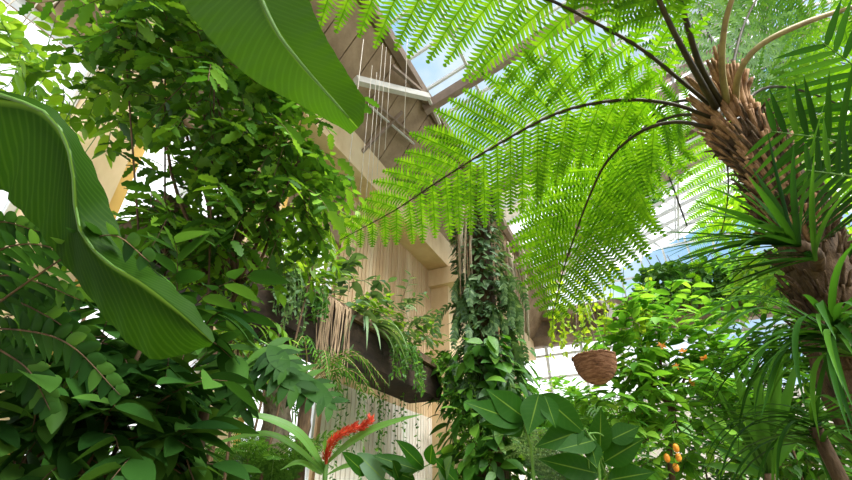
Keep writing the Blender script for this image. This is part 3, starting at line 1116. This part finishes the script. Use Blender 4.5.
# ivy creeper over the far header
root = thing('ivy_creeper', 'green ivy creeper spreading over the far timber header at the right', 'creeper', on_v(690, 280, VE - .5))
ml, ms = MB(), MB()
for k in range(1100):
    px, py = rnd(638, 800), rnd(0, 1)
    py = 250 - (px - 700) * .06 + py * 40 + (10 if px > 660 else 16)
    p = on_v(px, py, VE - .5 - rnd(0, .35))
    ml.leaf(p, rvec() + UP * -.3, (CAM - p).normalized() + rvec() * .7 + UP * .5, rnd(.22, .4), rnd(.16, .28), ovate, n=4, droop=.5)
for k in range(14):
    x = 640 + k * 11
    ms.tube(catmull([on_v(x, 292, VE - .45), on_v(x + 12, 272, VE - .5), on_v(x + 5, 255, VE - .45)], 8), .02, .01, n=4)
ms.build('stem', M['bark'], root)
ml.build('foliage', M['mid'], root)

# ==================================================================== HANGING BASKET
bc = at(594, 357, 3.9)
root = thing('hanging_basket', 'round brown woven fibre basket hanging in front of the far windows', 'basket', bc)
mb = MB()
prof = []
for i in range(43):
    s = i / 42
    r = .172 * (1 - (1 - s) ** 2.4) ** .55 + .004
    r += .006 * math.sin(i * 2.4)
    prof.append((max(.003, r), -.235 + .235 * s))
prof += [(.158, .004), (.15, -.03), (.12, -.05), (.003, -.055)]
mb.lathe(bc, prof, 36)
mb.build('bowl', M['basket'], root)
mb = MB()
for i in range(60):
    a = i / 60 * 6.283
    mb.tube([bc + V((.17 * math.cos(a), .17 * math.sin(a), .0)) + rvec() * .006, bc + V((.175 * math.cos(a + .22), .175 * math.sin(a + .22), .0)) + rvec() * .008], .008, .008, n=4)
mb.build('rim', M['basket'], root)
mb = MB()
mb.tube([bc + V((-.172, .03, -.0)), bc + V((-.178, .03, .015)), bc + V((-.184, .03, -.01)), bc + V((-.184, .03, -.03))], .007, n=5)
mb.build('hook', M['black'], root)
mb = MB()
hk = V((bc.x, bc.y, roof_z(uv_of(bc)[0]) - .1))
for k in range(3):
    a = k * 2.094 + .4
    mb.tube([bc + V((.17 * math.cos(a), .17 * math.sin(a), 0)), bc + UP * .8], .0015, n=3)
mb.tube([bc + UP * .8, hk], .0015, n=3)
mb.build('hanging_wire', M['wire'], root)

root = thing('hanging_vine', 'yellow-green vine trailing from the roof around the hanging basket', 'vine', at(585, 250, 5.2))
ml, ms = MB(), MB()
for k in range(34):
    x = rnd(535, 650)
    y0, y1 = rnd(262, 310), rnd(330, 372)
    if 618 < x < 640:
        y1 = rnd(360, 430)
    t = rnd(4.9, 5.6)
    pts = catmull([at(x + rnd(-6, 6), y0, t), at(x, (y0 + y1) / 2, t), at(x + rnd(-8, 8), y1, t)], 9)
    ms.tube(pts, .004, .002, n=3, cap=False)
    for j in range(16):
        s = j / 16 * 9
        i = int(s)
        ml.leaf(pts[i].lerp(pts[i + 1], s - i), rvec() + UP * -.2, rvec() + UP, rnd(.05, .1), .05, ovate, n=3, droop=.3)
ms.build('stem', M['stalk_green'], root)
ml.build('foliage', M['yellow'], root)

# wires and the dark ball
for (x, y0, y1, t) in ((358, 118, 215, 5.2), (364, 112, 222, 5.3), (371, 108, 190, 5.2), (377, 120, 175, 5.4), (385, 112, 150, 5.5), (404, 78, 135, 5.5)):
    a = at(x, y1, t)
    mb = MB()
    zt = at(x, y0, t).z + 1.2
    mb.tube([V((a.x, a.y, 6.9 + .3 * (x % 3))), a], .004, n=4)
    tag(mb.build('hanging_wire', M['wire'], None), 'pale wire hanging under the brown soffit near the long cream beam', 'wire', 'wires hanging below the soffit')
for (a, b) in (((48, -12), (18, 30)), ((66, -6), (20, 30)), ((30, -14), (-12, 24)), ((14, -16), (-20, 16))):
    mb = MB()
    mb.tube([on_u(*a, .35), on_u(*b, .35)], .006, n=4)
    tag(mb.build('slanting_wire', M['wire'], None), 'pale taut wire slanting across the brown boards in the top left corner', 'wire', 'slanting wires in the top left corner')
bc2 = at(347, 182, 5.0)
root = thing('hanging_ball', 'small dark round ball hanging on a wire left of the pale wires', 'ball', bc2)
mb = MB()
mb.lathe(bc2, [(.062 * math.sin(math.pi * i / 14) * (1 + .05 * math.sin(i * 2)) + .0005, -.062 * math.cos(math.pi * i / 14)) for i in range(15)], 20)
mb.build('ball', M['black'], root)
mb = MB()
mb.tube([bc2 + UP * .06, V((bc2.x, bc2.y, 7.3))], .006, n=4)
mb.build('wire', M['wire'], root)
a = at(687, 226, 5.2)
mb = MB()
mb.tube([a, V((a.x, a.y, roof_z(uv_of(a)[0]) - .1))], .011, n=4)
tag(mb.build('hanging_rope', M['black'], None), 'single dark cord hanging straight down left of the tree fern trunk', 'rope')

# ==================================================================== FOREGROUND BANANA LEAVES
def rows(lst):
    return [tuple(at(*p) for p in r) for r in lst]


r1 = thing('banana_plant', 'banana plant whose broad leaf hangs folded at the left edge', 'banana plant', V((-2.0, .5, 0)))
mb = MB()
mb.tube(catmull([V((-2.0, .5, 0)), V((-2.0, .52, 1.2)), at(-170, 140, 1.55)], 10), .11, .06, n=10)
mb.build('stem', M['stalk_green'], r1)
mb = MB()
mb.blade(rows([
    ((-60, 200, 1.42), (-36, 96, 1.34), (-26, 84, 1.36)),
    ((0, 190, 1.38), (32, 106, 1.30), (42, 102, 1.33)),
    ((12, 204, 1.35), (62, 132, 1.28), (74, 132, 1.32)),
    ((30, 220, 1.33), (73, 172, 1.26), (98, 176, 1.33)),
    ((50, 246, 1.31), (78, 225, 1.24), (114, 216, 1.33)),
    ((82, 287, 1.29), (102, 258, 1.22), (130, 252, 1.29)),
    ((112, 326, 1.27), (140, 282, 1.19), (158, 274, 1.23)),
    ((150, 358, 1.25), (174, 308, 1.17), (188, 300, 1.2)),
    ((184, 354, 1.23), (199, 330, 1.16), (206, 322, 1.18)),
    ((212, 345, 1.2), (213, 343, 1.16), (214, 341, 1.17)),
]), n=40, m=6, ripple=.006)
lf = mb.build('leaf', M['banana_old'], r1)
mb = MB()
mb.tube(catmull([at(-170, 140, 1.55), at(-36, 96, 1.345), at(32, 106, 1.305), at(62, 132, 1.285), at(73, 172, 1.265), at(78, 225, 1.245), at(102, 258, 1.225), at(140, 282, 1.195), at(174, 308, 1.175), at(199, 330, 1.165)], 24), .009, .003, n=6)
mb.build('midrib', M['midrib'], lf)

r2 = thing('banana_plant', 'banana plant whose broad leaf hangs down from the top edge', 'banana plant', V((-1.15, -.35, 0)))
mb = MB()
mb.tube(catmull([V((-1.15, -.35, 0)), V((-1.1, -.25, 1.3)), V((-1.0, -.1, 2.5)), V((-.85, .2, 3.15)), at(238, -60, 1.56)], 14), .10, .02, n=10)
mb.build('stem', M['stalk_green'], r2)
mb = MB()
mb.blade(rows([
    ((150, -52, 1.6), (238, -60, 1.56), (285, -66, 1.5)),
    ((176, -6, 1.55), (255, -20, 1.5), (300, -25, 1.46)),
    ((206, 34, 1.52), (272, 22, 1.46), (318, 22, 1.42)),
    ((248, 76, 1.5), (300, 62, 1.44), (338, 58, 1.4)),
    ((296, 103, 1.48), (330, 96, 1.42), (356, 86, 1.4)),
    ((332, 123, 1.46), (349, 118, 1.41), (365, 101, 1.4)),
    ((351, 134, 1.45), (358, 128, 1.41), (363, 122, 1.4)),
]), n=40, m=6, ripple=.004)
lf = mb.build('leaf', M['banana'], r2)
mb = MB()
mb.tube(catmull([at(238, -60, 1.555), at(272, 22, 1.455), at(300, 62, 1.435), at(349, 118, 1.405)], 20), .010, .003, n=6)
mb.build('midrib', M['midrib'], lf)

# ==================================================================== LEFT TREES AND SHRUBS
tA = at(178, 478, 2.9)
bA = drop_ground(tA)
blobs = [(at(278, 120, 3.3), (.3, .35, .4), 34), (at(215, 80, 3.3), (.45, .4, .36), 42), (at(283, 190, 3.3), (.34, .3, .32), 34), (at(212, 212, 3.1), (.42, .3, .26), 30), (at(222, 150, 3.4), (.5, .35, .3), 30),
         (at(160, 55, 3.2), (.42, .35, .32), 30), (at(205, 250, 3.2), (.25, .25, .18), 14), (at(300, 160, 3.4), (.16, .25, .45), 22), (at(150, 235, 3.0), (.36, .3, .24), 20), (at(215, 30, 3.5), (.55, .4, .3), 30)]
shrub('lobed_leaf_tree', 'tall dense tree with dark lobed leaves filling the upper left', 'tree', bA, blobs, 'vine', .145, .066, lobed, n=9, tl=.42, nl=9, droop=.8, wmin=.5,
      trunks=[[bA, tA, at(186, 440, 2.95), at(204, 395, 3.0), at(208, 350, 3.1), at(215, 280, 3.25)], [bA + V((.15, .25, 0)), at(206, 478, 3.1), at(214, 430, 3.15), at(228, 375, 3.2), at(235, 290, 3.3)]], tr=.035)
p = at(45, 85, 3.1)
bp = drop_ground(p) + B * .5
shrub('window_vine', 'pale yellow-green creeper against the bright windows at top left', 'vine', bp, [(at(40, 72, 3.15), (.36, .3, .16), 15), (at(95, 65, 3.3), (.35, .3, .22), 18), (at(2, 62, 3.1), (.25, .3, .18), 9), (at(118, 105, 3.3), (.2, .2, .15), 7)],
      'lime', .12, .065, ovate, n=5, tl=.35, nl=8, tr=.007, wmin=.45, bark='stalk_green')
p = at(130, 25, 2.9)
shrub('bright_leaved_tree', 'fresh green leaved branches hanging in from the top left edge', 'tree', drop_ground(at(238, 470, 3.7)), [(at(165, 20, 3.1), (.35, .3, .22), 22), (at(215, 65, 3.0), (.28, .25, .22), 18), (at(122, 2, 3.0), (.3, .3, .15), 12)],
      'mid', .14, .06, lobed, n=9, tl=.4, nl=8, tr=.014, wmin=.5)
# drooping pinnate branches, lower left
b4 = V((-1.75, 1.0, 0))
r4 = thing('pinnate_shrub', 'shrub with drooping dark feather-shaped leaves at the left edge', 'shrub', b4)
mb = MB()
mb.tube(catmull([b4, b4 + UP * .9, at(-40, 330, 1.6)], 10), .03, .018, n=7, jit=.1)
mb.build('stem', M['bark'], r4)
h = at(-40, 330, 1.6)
for pts in ([h, at(-14, 262, 1.55), at(30, 244, 1.5), at(95, 262, 1.45)], [h, at(-10, 280, 1.55), at(30, 280, 1.5), at(80, 300, 1.45)], [h, at(0, 300, 1.55), at(45, 315, 1.5), at(95, 350, 1.45)],
            [h, at(-20, 240, 1.6), at(0, 222, 1.6), at(40, 232, 1.6)], [h, at(20, 330, 1.5), at(70, 345, 1.45), at(120, 395, 1.4)], [h, at(0, 350, 1.55), at(30, 372, 1.5), at(50, 410, 1.45)],
            [h, at(60, 260, 1.35), at(110, 235, 1.25), at(150, 262, 1.2)]):
    palm_frond(r4, pts, 13, .115, .042, M['dark'], r=.005, k=.7, ang=.55, droop=.5, bare=.2, stalk='bark')
b5 = drop_ground(at(60, 470, 1.9))
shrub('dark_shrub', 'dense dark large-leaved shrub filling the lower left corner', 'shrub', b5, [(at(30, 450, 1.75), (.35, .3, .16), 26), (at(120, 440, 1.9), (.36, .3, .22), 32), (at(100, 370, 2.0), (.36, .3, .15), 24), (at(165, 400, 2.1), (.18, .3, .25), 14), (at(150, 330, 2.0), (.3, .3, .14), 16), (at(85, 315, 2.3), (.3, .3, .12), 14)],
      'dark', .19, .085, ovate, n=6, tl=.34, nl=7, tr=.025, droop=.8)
b6 = drop_ground(at(110, 470, 3.2))
shrub('undergrowth_shrub', 'mid-green bush behind the dark shrub at the bottom left', 'shrub', b6, [(at(110, 430, 3.2), (.6, .4, .35), 28), (at(20, 460, 3.0), (.5, .4, .2), 14), (at(165, 455, 3.4), (.3, .3, .3), 16)],
      'mid', .15, .06, ovate, n=4, tl=.4, nl=8, tr=.02, wmin=.5)
# big lobed philodendron leaves
b7 = drop_ground(at(225, 470, 2.3))
r7 = thing('split_leaf_philodendron', 'split-leaf philodendron with large dark lobed leaves under the planter left end', 'philodendron', b7)
hd7 = at(215, 345, 2.35)
mb = MB()
mb.tube(catmull([b7, b7.lerp(hd7, .5), hd7], 12), .03, .025, n=7, jit=.1)
mb.build('stem', M['bark'], r7)


def split_leaf(root, b, tip, w, mat, stalk):
    T = tip - b
    L = T.length
    Tn = T / L
    view = (b - CAM).normalized()
    N = (-view * .8 + UP * .5).normalized()
    S = Tn.cross(N).normalized()
    mb = MB()
    mb.leaf(b, Tn, N, L, w * .45, lance, n=8, fold=.1, droop=.25)
    for i in range(6):
        s = .06 + i * .145
        q = b + Tn * L * s + V((0, 0, -.12 * s * s * L))
        for sd in (-1, 1):
            d = S * sd + Tn * (-.25 + 1.0 * s) + rvec() * .12
            mb.leaf(q, d, N + rvec() * .15, w * .66 * (1.05 - .55 * s), w * .17, lance, n=6, fold=.12, droop=.7)
    o = mb.build('leaf', mat, root)
    ms = MB()
    ms.tube(catmull([stalk, (stalk + b) / 2 + UP * .06, b], 8), .007, .005, n=5)
    ms.build('leaf_stalk', M['stalk_green'], o)


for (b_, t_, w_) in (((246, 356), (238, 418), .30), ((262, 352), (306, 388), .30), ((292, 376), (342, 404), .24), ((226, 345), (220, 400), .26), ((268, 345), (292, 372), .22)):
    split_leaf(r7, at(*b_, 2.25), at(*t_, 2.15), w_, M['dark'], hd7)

# lime drooping branch between tree and planter
b8 = drop_ground(at(238, 475, 3.3))
shrub('lime_shrub', 'yellow-green shrub with drooping leaves between the lobed tree and the planter', 'shrub', b8, [(at(236, 318, 3.3), (.14, .15, .16), 11), (at(245, 275, 3.5), (.2, .2, .15), 10), (at(325, 215, 4.8), (.22, .25, .45), 22), (at(300, 255, 4.6), (.3, .3, .25), 20)],
      'lime', .15, .05, lance, n=5, tl=.35, nl=8, tr=.018, droop=1.2, ldroop=1.0, wmin=.45)

# ==================================================================== UNDER THE PLANTER
c9 = at(307, 388, 4.0)
b9 = drop_ground(c9)
r9 = thing('small_palm', 'small palm with slim ringed trunk growing under the planter', 'palm', b9)
mb = MB()
tpts = catmull([b9, at(302, 440, 3.85), c9], 40)
mb.tube(tpts, .07, .055, n=10, jit=.14)
mb.build('trunk', M['bark'], r9)
for k in range(17):
    a = k / 17 * 6.283 + rnd(-.1, .1)
    d = V((math.cos(a), math.sin(a) * .8, 0))
    q = rnd(.5, 1.0)
    L = rnd(.5, .8)
    palm_frond(r9, [c9, c9 + d * L * .25 + UP * .26 * q, c9 + d * L * .62 + UP * .36 * q, c9 + d * L + UP * (.1 * q - .1)], 14, .11, .014, M['fern_dark'], r=.007, ang=.7, droop=.7, bare=.28, stalk='stipe')
b10 = drop_ground(at(272, 440, 4.5))
r10 = thing('thick_palm', 'thick rough grey palm trunk left of the slim palm', 'palm', b10)
mb = MB()
mb.tube(catmull([b10, at(274, 440, 4.5), at(276, 350, 4.7)], 30), .16, .14, n=14, jit=.12)
mb.build('trunk', M['palmtrunk'], r10)
h = at(276, 350, 4.7)
for k in range(9):
    a = k / 9 * 6.283
    d = V((math.cos(a), math.sin(a), 0))
    if uv_of(h + d * .7)[0] < .3:
        d = d + B * .5
    palm_frond(r10, [h, h + d * .2 + UP * .1, h + d * .5 + UP * .05, h + d * .8 - UP * .3], 14, .25, .02, M['mid'], r=.008, ang=.7, droop=.8, bare=.2)

def ground_fern(label, base, n, L, mat, h0, wid=.16, pl=.028, name='ground_fern', group=None):
    r = thing(name, label, 'fern', base, group)
    top = base + UP * h0
    if h0 > .25:
        mb = MB()
        mb.tube(catmull([base, base + UP * h0 * .5 + rvec() * .02, top], 8), .05, .045, n=8, jit=.12)
        mb.build('trunk', M['trunk_fern'], r)
    for k in range(n):
        a = k / n * 6.283 + rnd(-.2, .2)
        d = V((math.cos(a), math.sin(a), 0))
        if uv_of(top + d * L)[0] < .25:
            continue
        q = rnd(.7, 1.1) * L
        fern_frond(r, [top, top + d * q * .2 + UP * q * .4, top + d * q * .5 + UP * q * .68, top + d * q * .9 + UP * q * .62], 18, wid * rnd(.85, 1.1), pl, mat, npair=9, k=.15, bare=.1, r=.006, stalk='stalk_green', droop=.25)
    return r


p = at(272, 476, 3.5)
ground_fern('bright green fern with upright fronds below the thick grey palm', drop_ground(p), 14, .75, M['fern_dark'], p.z - .25)
p = at(228, 478, 3.9)
ground_fern('soft green fern left of the upright fern at the bottom', drop_ground(p), 10, .7, M['fern_dark'], p.z - .2)
p = at(555, 470, 5.2)
ground_fern('fern behind the broad-leaved plant right of the column', drop_ground(p), 12, .9, M['grey'], p.z - .3, .2)

# red-spiked heliconia
b11 = drop_ground(at(325, 482, 2.5))
r11 = thing('red_spike_plant', 'plant with a red scaly flower spike and long strap leaves below the planter', 'bromeliad', b11)
c11 = at(325, 480, 2.5)
mb = MB()
mb.tube(catmull([b11, b11.lerp(c11, .5), c11, at(326, 464, 2.5)], 10), .022, .014, n=8)
mb.build('stem', M['stalk_green'], r11)
for pts, w in (([(325, 474), (296, 447), (262, 433), (205, 447), (186, 458)], 7), ([(324, 468), (300, 434), (265, 417), (232, 416), (218, 420)], 11), ([(328, 462), (345, 446), (370, 430), (398, 420), (423, 414)], 11),
               ([(325, 468), (324, 450), (326, 432)], 6), ([(328, 474), (345, 466), (372, 462)], 7), ([(322, 474), (300, 462), (280, 470)], 7), ([(326, 470), (312, 452), (304, 440)], 5)):
    C = catmull([at(x, y, 2.5 - .15 * i / len(pts)) for i, (x, y) in enumerate(pts)], 12)
    rws = []
    for i, p in enumerate(C):
        s = i / 12
        T = (C[min(12, i + 1)] - C[max(0, i - 1)]).normalized()
        S = T.cross((CAM - p).normalized() * .7 + UP * .6).normalized()
        hw = w * 2.5 / F / 2 * lance(.12 + .88 * s) if i < 12 else .0008
        up = (CAM - p).normalized() * hw * .3
        rws.append((p - S * hw + up, p, p + S * hw + up))
    mb = MB()
    mb.blade(rws, n=24, m=2)
    mb.build('leaf', M['helic'], r11)
mb = MB()
SP = catmull([at(326, 464, 2.5), at(328, 450, 2.5), at(337, 437, 2.48), at(352, 429, 2.46), at(368, 423, 2.44), at(371, 416, 2.44)], 60)
mb.tube(SP, .010, .004, n=6)
for i in range(2, 59):
    T = (SP[i + 1] - SP[i - 1]).normalized()
    for k in range(4):
        o = rvec()
        o = (o - T * o.dot(T)).normalized()
        L = .042 if i < 50 else .032
        mb.leaf(SP[i] + o * .006, T * 1.0 + o * .75, o, L, .011, lance, n=3, fold=.5, droop=-.05)
mb.build('flower_spike', M['red'], r11)

# broad leaves at bottom centre-left
b12 = drop_ground(at(395, 484, 2.3))
r12 = thing('peace_lily', 'low plant with glossy broad leaves between the red spike and the column', 'plant', b12)
c12 = at(398, 488, 2.3)
mb = MB()
mb.tube(catmull([b12, b12.lerp(c12, .5), c12], 8), .025, .02, n=8)
mb.build('stem', M['stalk_green'], r12)
for (b_, t_, w_, m) in (((366, 474), (342, 452), 14, 'broad'), ((384, 480), (357, 453), 20, 'broad_grey'), ((418, 470), (372, 455), 13, 'broad'), ((424, 468), (396, 440), 15, 'broad'), ((430, 464), (432, 444), 13, 'broad'),
                        ((458, 484), (434, 458), 15, 'broad'), ((415, 480), (380, 466), 13, 'broad'), ((440, 482), (452, 456), 14, 'broad_grey'), ((400, 482), (392, 460), 14, 'broad')):
    px_leaf(r12, at(*b_, 2.3), at(*t_, 2.25 + rnd(-.1, .1)), w_ * 1.15, M[m], ovate, tilt=.3, stalk=c12)

# big-leaved plant in front right of the column
b13 = drop_ground(at(534, 482, 1.9))
r13 = thing('broad_leaved_plant', 'foreground plant with large pointed dark green leaves below the basket', 'plant', b13)
s1, s2 = at(524, 420, 1.95), at(588, 434, 1.9)
for pts in ([b13, at(534, 480, 1.9), at(531, 450, 1.92), s1, at(538, 396, 1.95)], [b13 + V((.12, 0, 0)), at(600, 482, 1.85), at(598, 455, 1.87), s2]):
    mb = MB()
    mb.tube(catmull(pts, 16), .012, .006, n=7)
    mb.build('stem', M['stalk_green'], r13)
for (b_, t_, w_) in (((524, 423), (464, 402), 23), ((526, 419), (486, 389), 25), ((524, 425), (479, 424), 19), ((539, 394), (528, 435), 25), ((541, 394), (588, 436), 24), ((584, 430), (535, 447), 25),
                     ((600, 453), (601, 407), 20), ((604, 462), (645, 438), 24), ((596, 440), (557, 450), 20), ((590, 440), (597, 468), 16), ((600, 474), (538, 459), 24), ((608, 480), (655, 472), 22),
                     ((522, 420), (508, 436), 18), ((545, 396), (556, 428), 16), ((610, 440), (640, 426), 20), ((590, 484), (560, 470), 20)):
    px_leaf(r13, at(*b_, 1.9), at(*t_, 1.88 + rnd(-.1, .08)), w_ * 1.12, M['broad'], acum, tilt=.25, stalk=(s1 if b_[0] < 560 else s2), fold=.16)

# ==================================================================== PLANTS FURTHER BACK
for (px, py, t, m, rad, cnt, ll, lab) in (
        (500, 440, 8.2, 'mid', (.7, .6, .9), 90, .22, 'green bush at the foot of the column'),
        (560, 425, 9.0, 'shrub', (1.0, .8, .7), 120, .24, 'bushy green shrub far behind the broad-leaved plant'),
        (600, 455, 7.0, 'mid', (.8, .6, .6), 80, .2, 'mid-green shrub behind the broad-leaved plant below the basket'),
        (705, 468, 5.4, 'mid', (.5, .4, .3), 40, .16, 'low dark-green shrub below the orange fruits'),
        (790, 440, 4.8, 'mid', (.6, .5, .45), 60, .16, 'dense green shrub filling the gap right of the stiff sword leaves'),
        (735, 455, 6.0, 'mid', (.8, .6, .5), 80, .18, 'green shrub behind the yucca'),
        (748, 395, 5.6, 'mid', (.5, .5, .5), 46, .18, 'mid-green shrub rising behind the stiff sword leaves'),
        (810, 400, 5.5, 'mid', (.9, .6, .9), 150, .2, 'deep green shrub seen through the strap leaves at the lower right'),
        (820, 300, 6.0, 'shrub', (.9, .7, 1.0), 110, .2, 'light green tree behind the tree fern trunk at the right'),
        (800, 230, 5.5, 'lime', (.8, .6, .7), 90, .2, 'bright tree crown behind the palm leaflets at the right')):
    c = at(px, py, t)
    shrub('background_shrub', lab, 'shrub', drop_ground(c), [(c, rad, cnt)], m, ll, ll * .38, ovate, n=4, tl=.5, nl=9, tr=.03, up=.2)
for (px, py, t, L, lab) in ((215, 425, 4.6, .9, 'palm with pale arching leaves seen between the two thin trunks'), (575, 440, 6.2, 1.1, 'dark fan of palm leaves behind the broad-leaved plant')):
    c = at(px, py, t)
    r = thing('background_palm', lab, 'palm', drop_ground(c))
    mb = MB()
    mb.tube(catmull([drop_ground(c), drop_ground(c).lerp(c, .5), c], 10), .05, .04, n=8, jit=.12)
    mb.build('trunk', M['palmtrunk'], r)
    for k in range(12):
        a = k / 12 * 6.283
        d = V((math.cos(a), math.sin(a), 0))
        if uv_of(c + d * L)[0] < .3:
            continue
        palm_frond(r, [c, c + d * L * .25 + UP * L * .35, c + d * L * .6 + UP * L * .4, c + d * L + UP * L * .1], 20, L * .32, .022, M['fern_dark'], r=.008, ang=.6, droop=.6, bare=.15)
# ferny vine strands in front of the lower wall
r = thing('strand_vine', 'thin vine strands hanging in front of the pale wall under the planter', 'vine', W(.5, 7.6, PZ))
ml, ms = MB(), MB()
for k in range(16):
    p = W(rnd(.2, .9), rnd(6.6, 8.3), PZ)
    L = rnd(.4, 1.5)
    pts = catmull([p, p - UP * L * .5 + rvec() * .04, p - UP * L + rvec() * .06], 8)
    ms.tube(pts, .004, .002, n=3, cap=False)
    for j in range(int(L / .035)):
        s = j / int(L / .035) * 8
        i = int(s)
        ml.leaf(pts[i].lerp(pts[i + 1], s - i), rvec() + UP * -.3, rvec(), .06, .028, ovate, n=3, droop=.3)
ms.build('stem', M['stalk_green'], r)
ml.build('foliage', M['mid'], r)

seen = {}
for ob in col.objects:
    if ob.get('kind') == 'structure' and ob.get('label'):
        seen.setdefault(ob['label'], []).append(ob)
for lab, obs in seen.items():
    if len(obs) > 1:
        for ob in obs:
            ob['group'] = {'pillar': 'cream pillars of the left wall', 'window': 'window bays of the left wall', 'rafter': 'rafters under the roof glass'}.get(ob['category'], 'pale braces at the far header')

# ==================================================================== LIGHT
w = bpy.data.worlds.new('sky')
sc.world = w
w.use_nodes = True
t = w.node_tree
t.nodes.clear()
o = t.nodes.new('ShaderNodeOutputWorld')
tc = node(t, 'ShaderNodeTexCoord')
nz = node(t, 'ShaderNodeTexNoise', {'Vector': tc.outputs['Generated'], 'Scale': 2.6, 'Detail': 5.0, 'Roughness': .55})
cl = ramp(t, nz.outputs[0], [(.40, (.34, .62, .92)), (.60, (.92, .97, 1.0))])
sx = node(t, 'ShaderNodeSeparateXYZ', {0: tc.outputs['Generated']})
mm = node(t, 'ShaderNodeMath', {0: sx.outputs[0], 1: .8, 2: sx.outputs[2]}, operation='MULTIPLY_ADD')
el = node(t, 'ShaderNodeMapRange', {0: mm.outputs[0], 1: .55, 2: .72, 3: 1.0, 4: 0.0})
c2 = node(t, 'ShaderNodeMix', {0: el.outputs[0], 6: cl, 7: (2.0, 2.0, 2.0, 1)}, data_type='RGBA')
bg = node(t, 'ShaderNodeBackground', {0: c2.outputs[2], 1: .36})
t.links.new(bg.outputs[0], o.inputs[0])
sd = bpy.data.lights.new('sun', 'SUN')
sd.energy = 6.5
sd.angle = math.radians(50)
sd.color = (1, .95, .86)
so = bpy.data.objects.new('sun', sd)
so.rotation_euler = V((-.55, .5, -1.0)).to_track_quat('-Z', 'Y').to_euler()
so.location = (0, 0, 20)
col.objects.link(so)

sc.view_settings.view_transform = 'Standard'
sc.view_settings.look = 'None'
sc.view_settings.gamma = 1
sc.view_settings.use_curve_mapping = False
sc.view_settings.exposure = 1.7
sc.cycles.max_bounces = 10
sc.cycles.diffuse_bounces = 5
sc.cycles.transmission_bounces = 6
sc.cycles.transparent_max_bounces = 12
sc.cycles.caustics_reflective = False
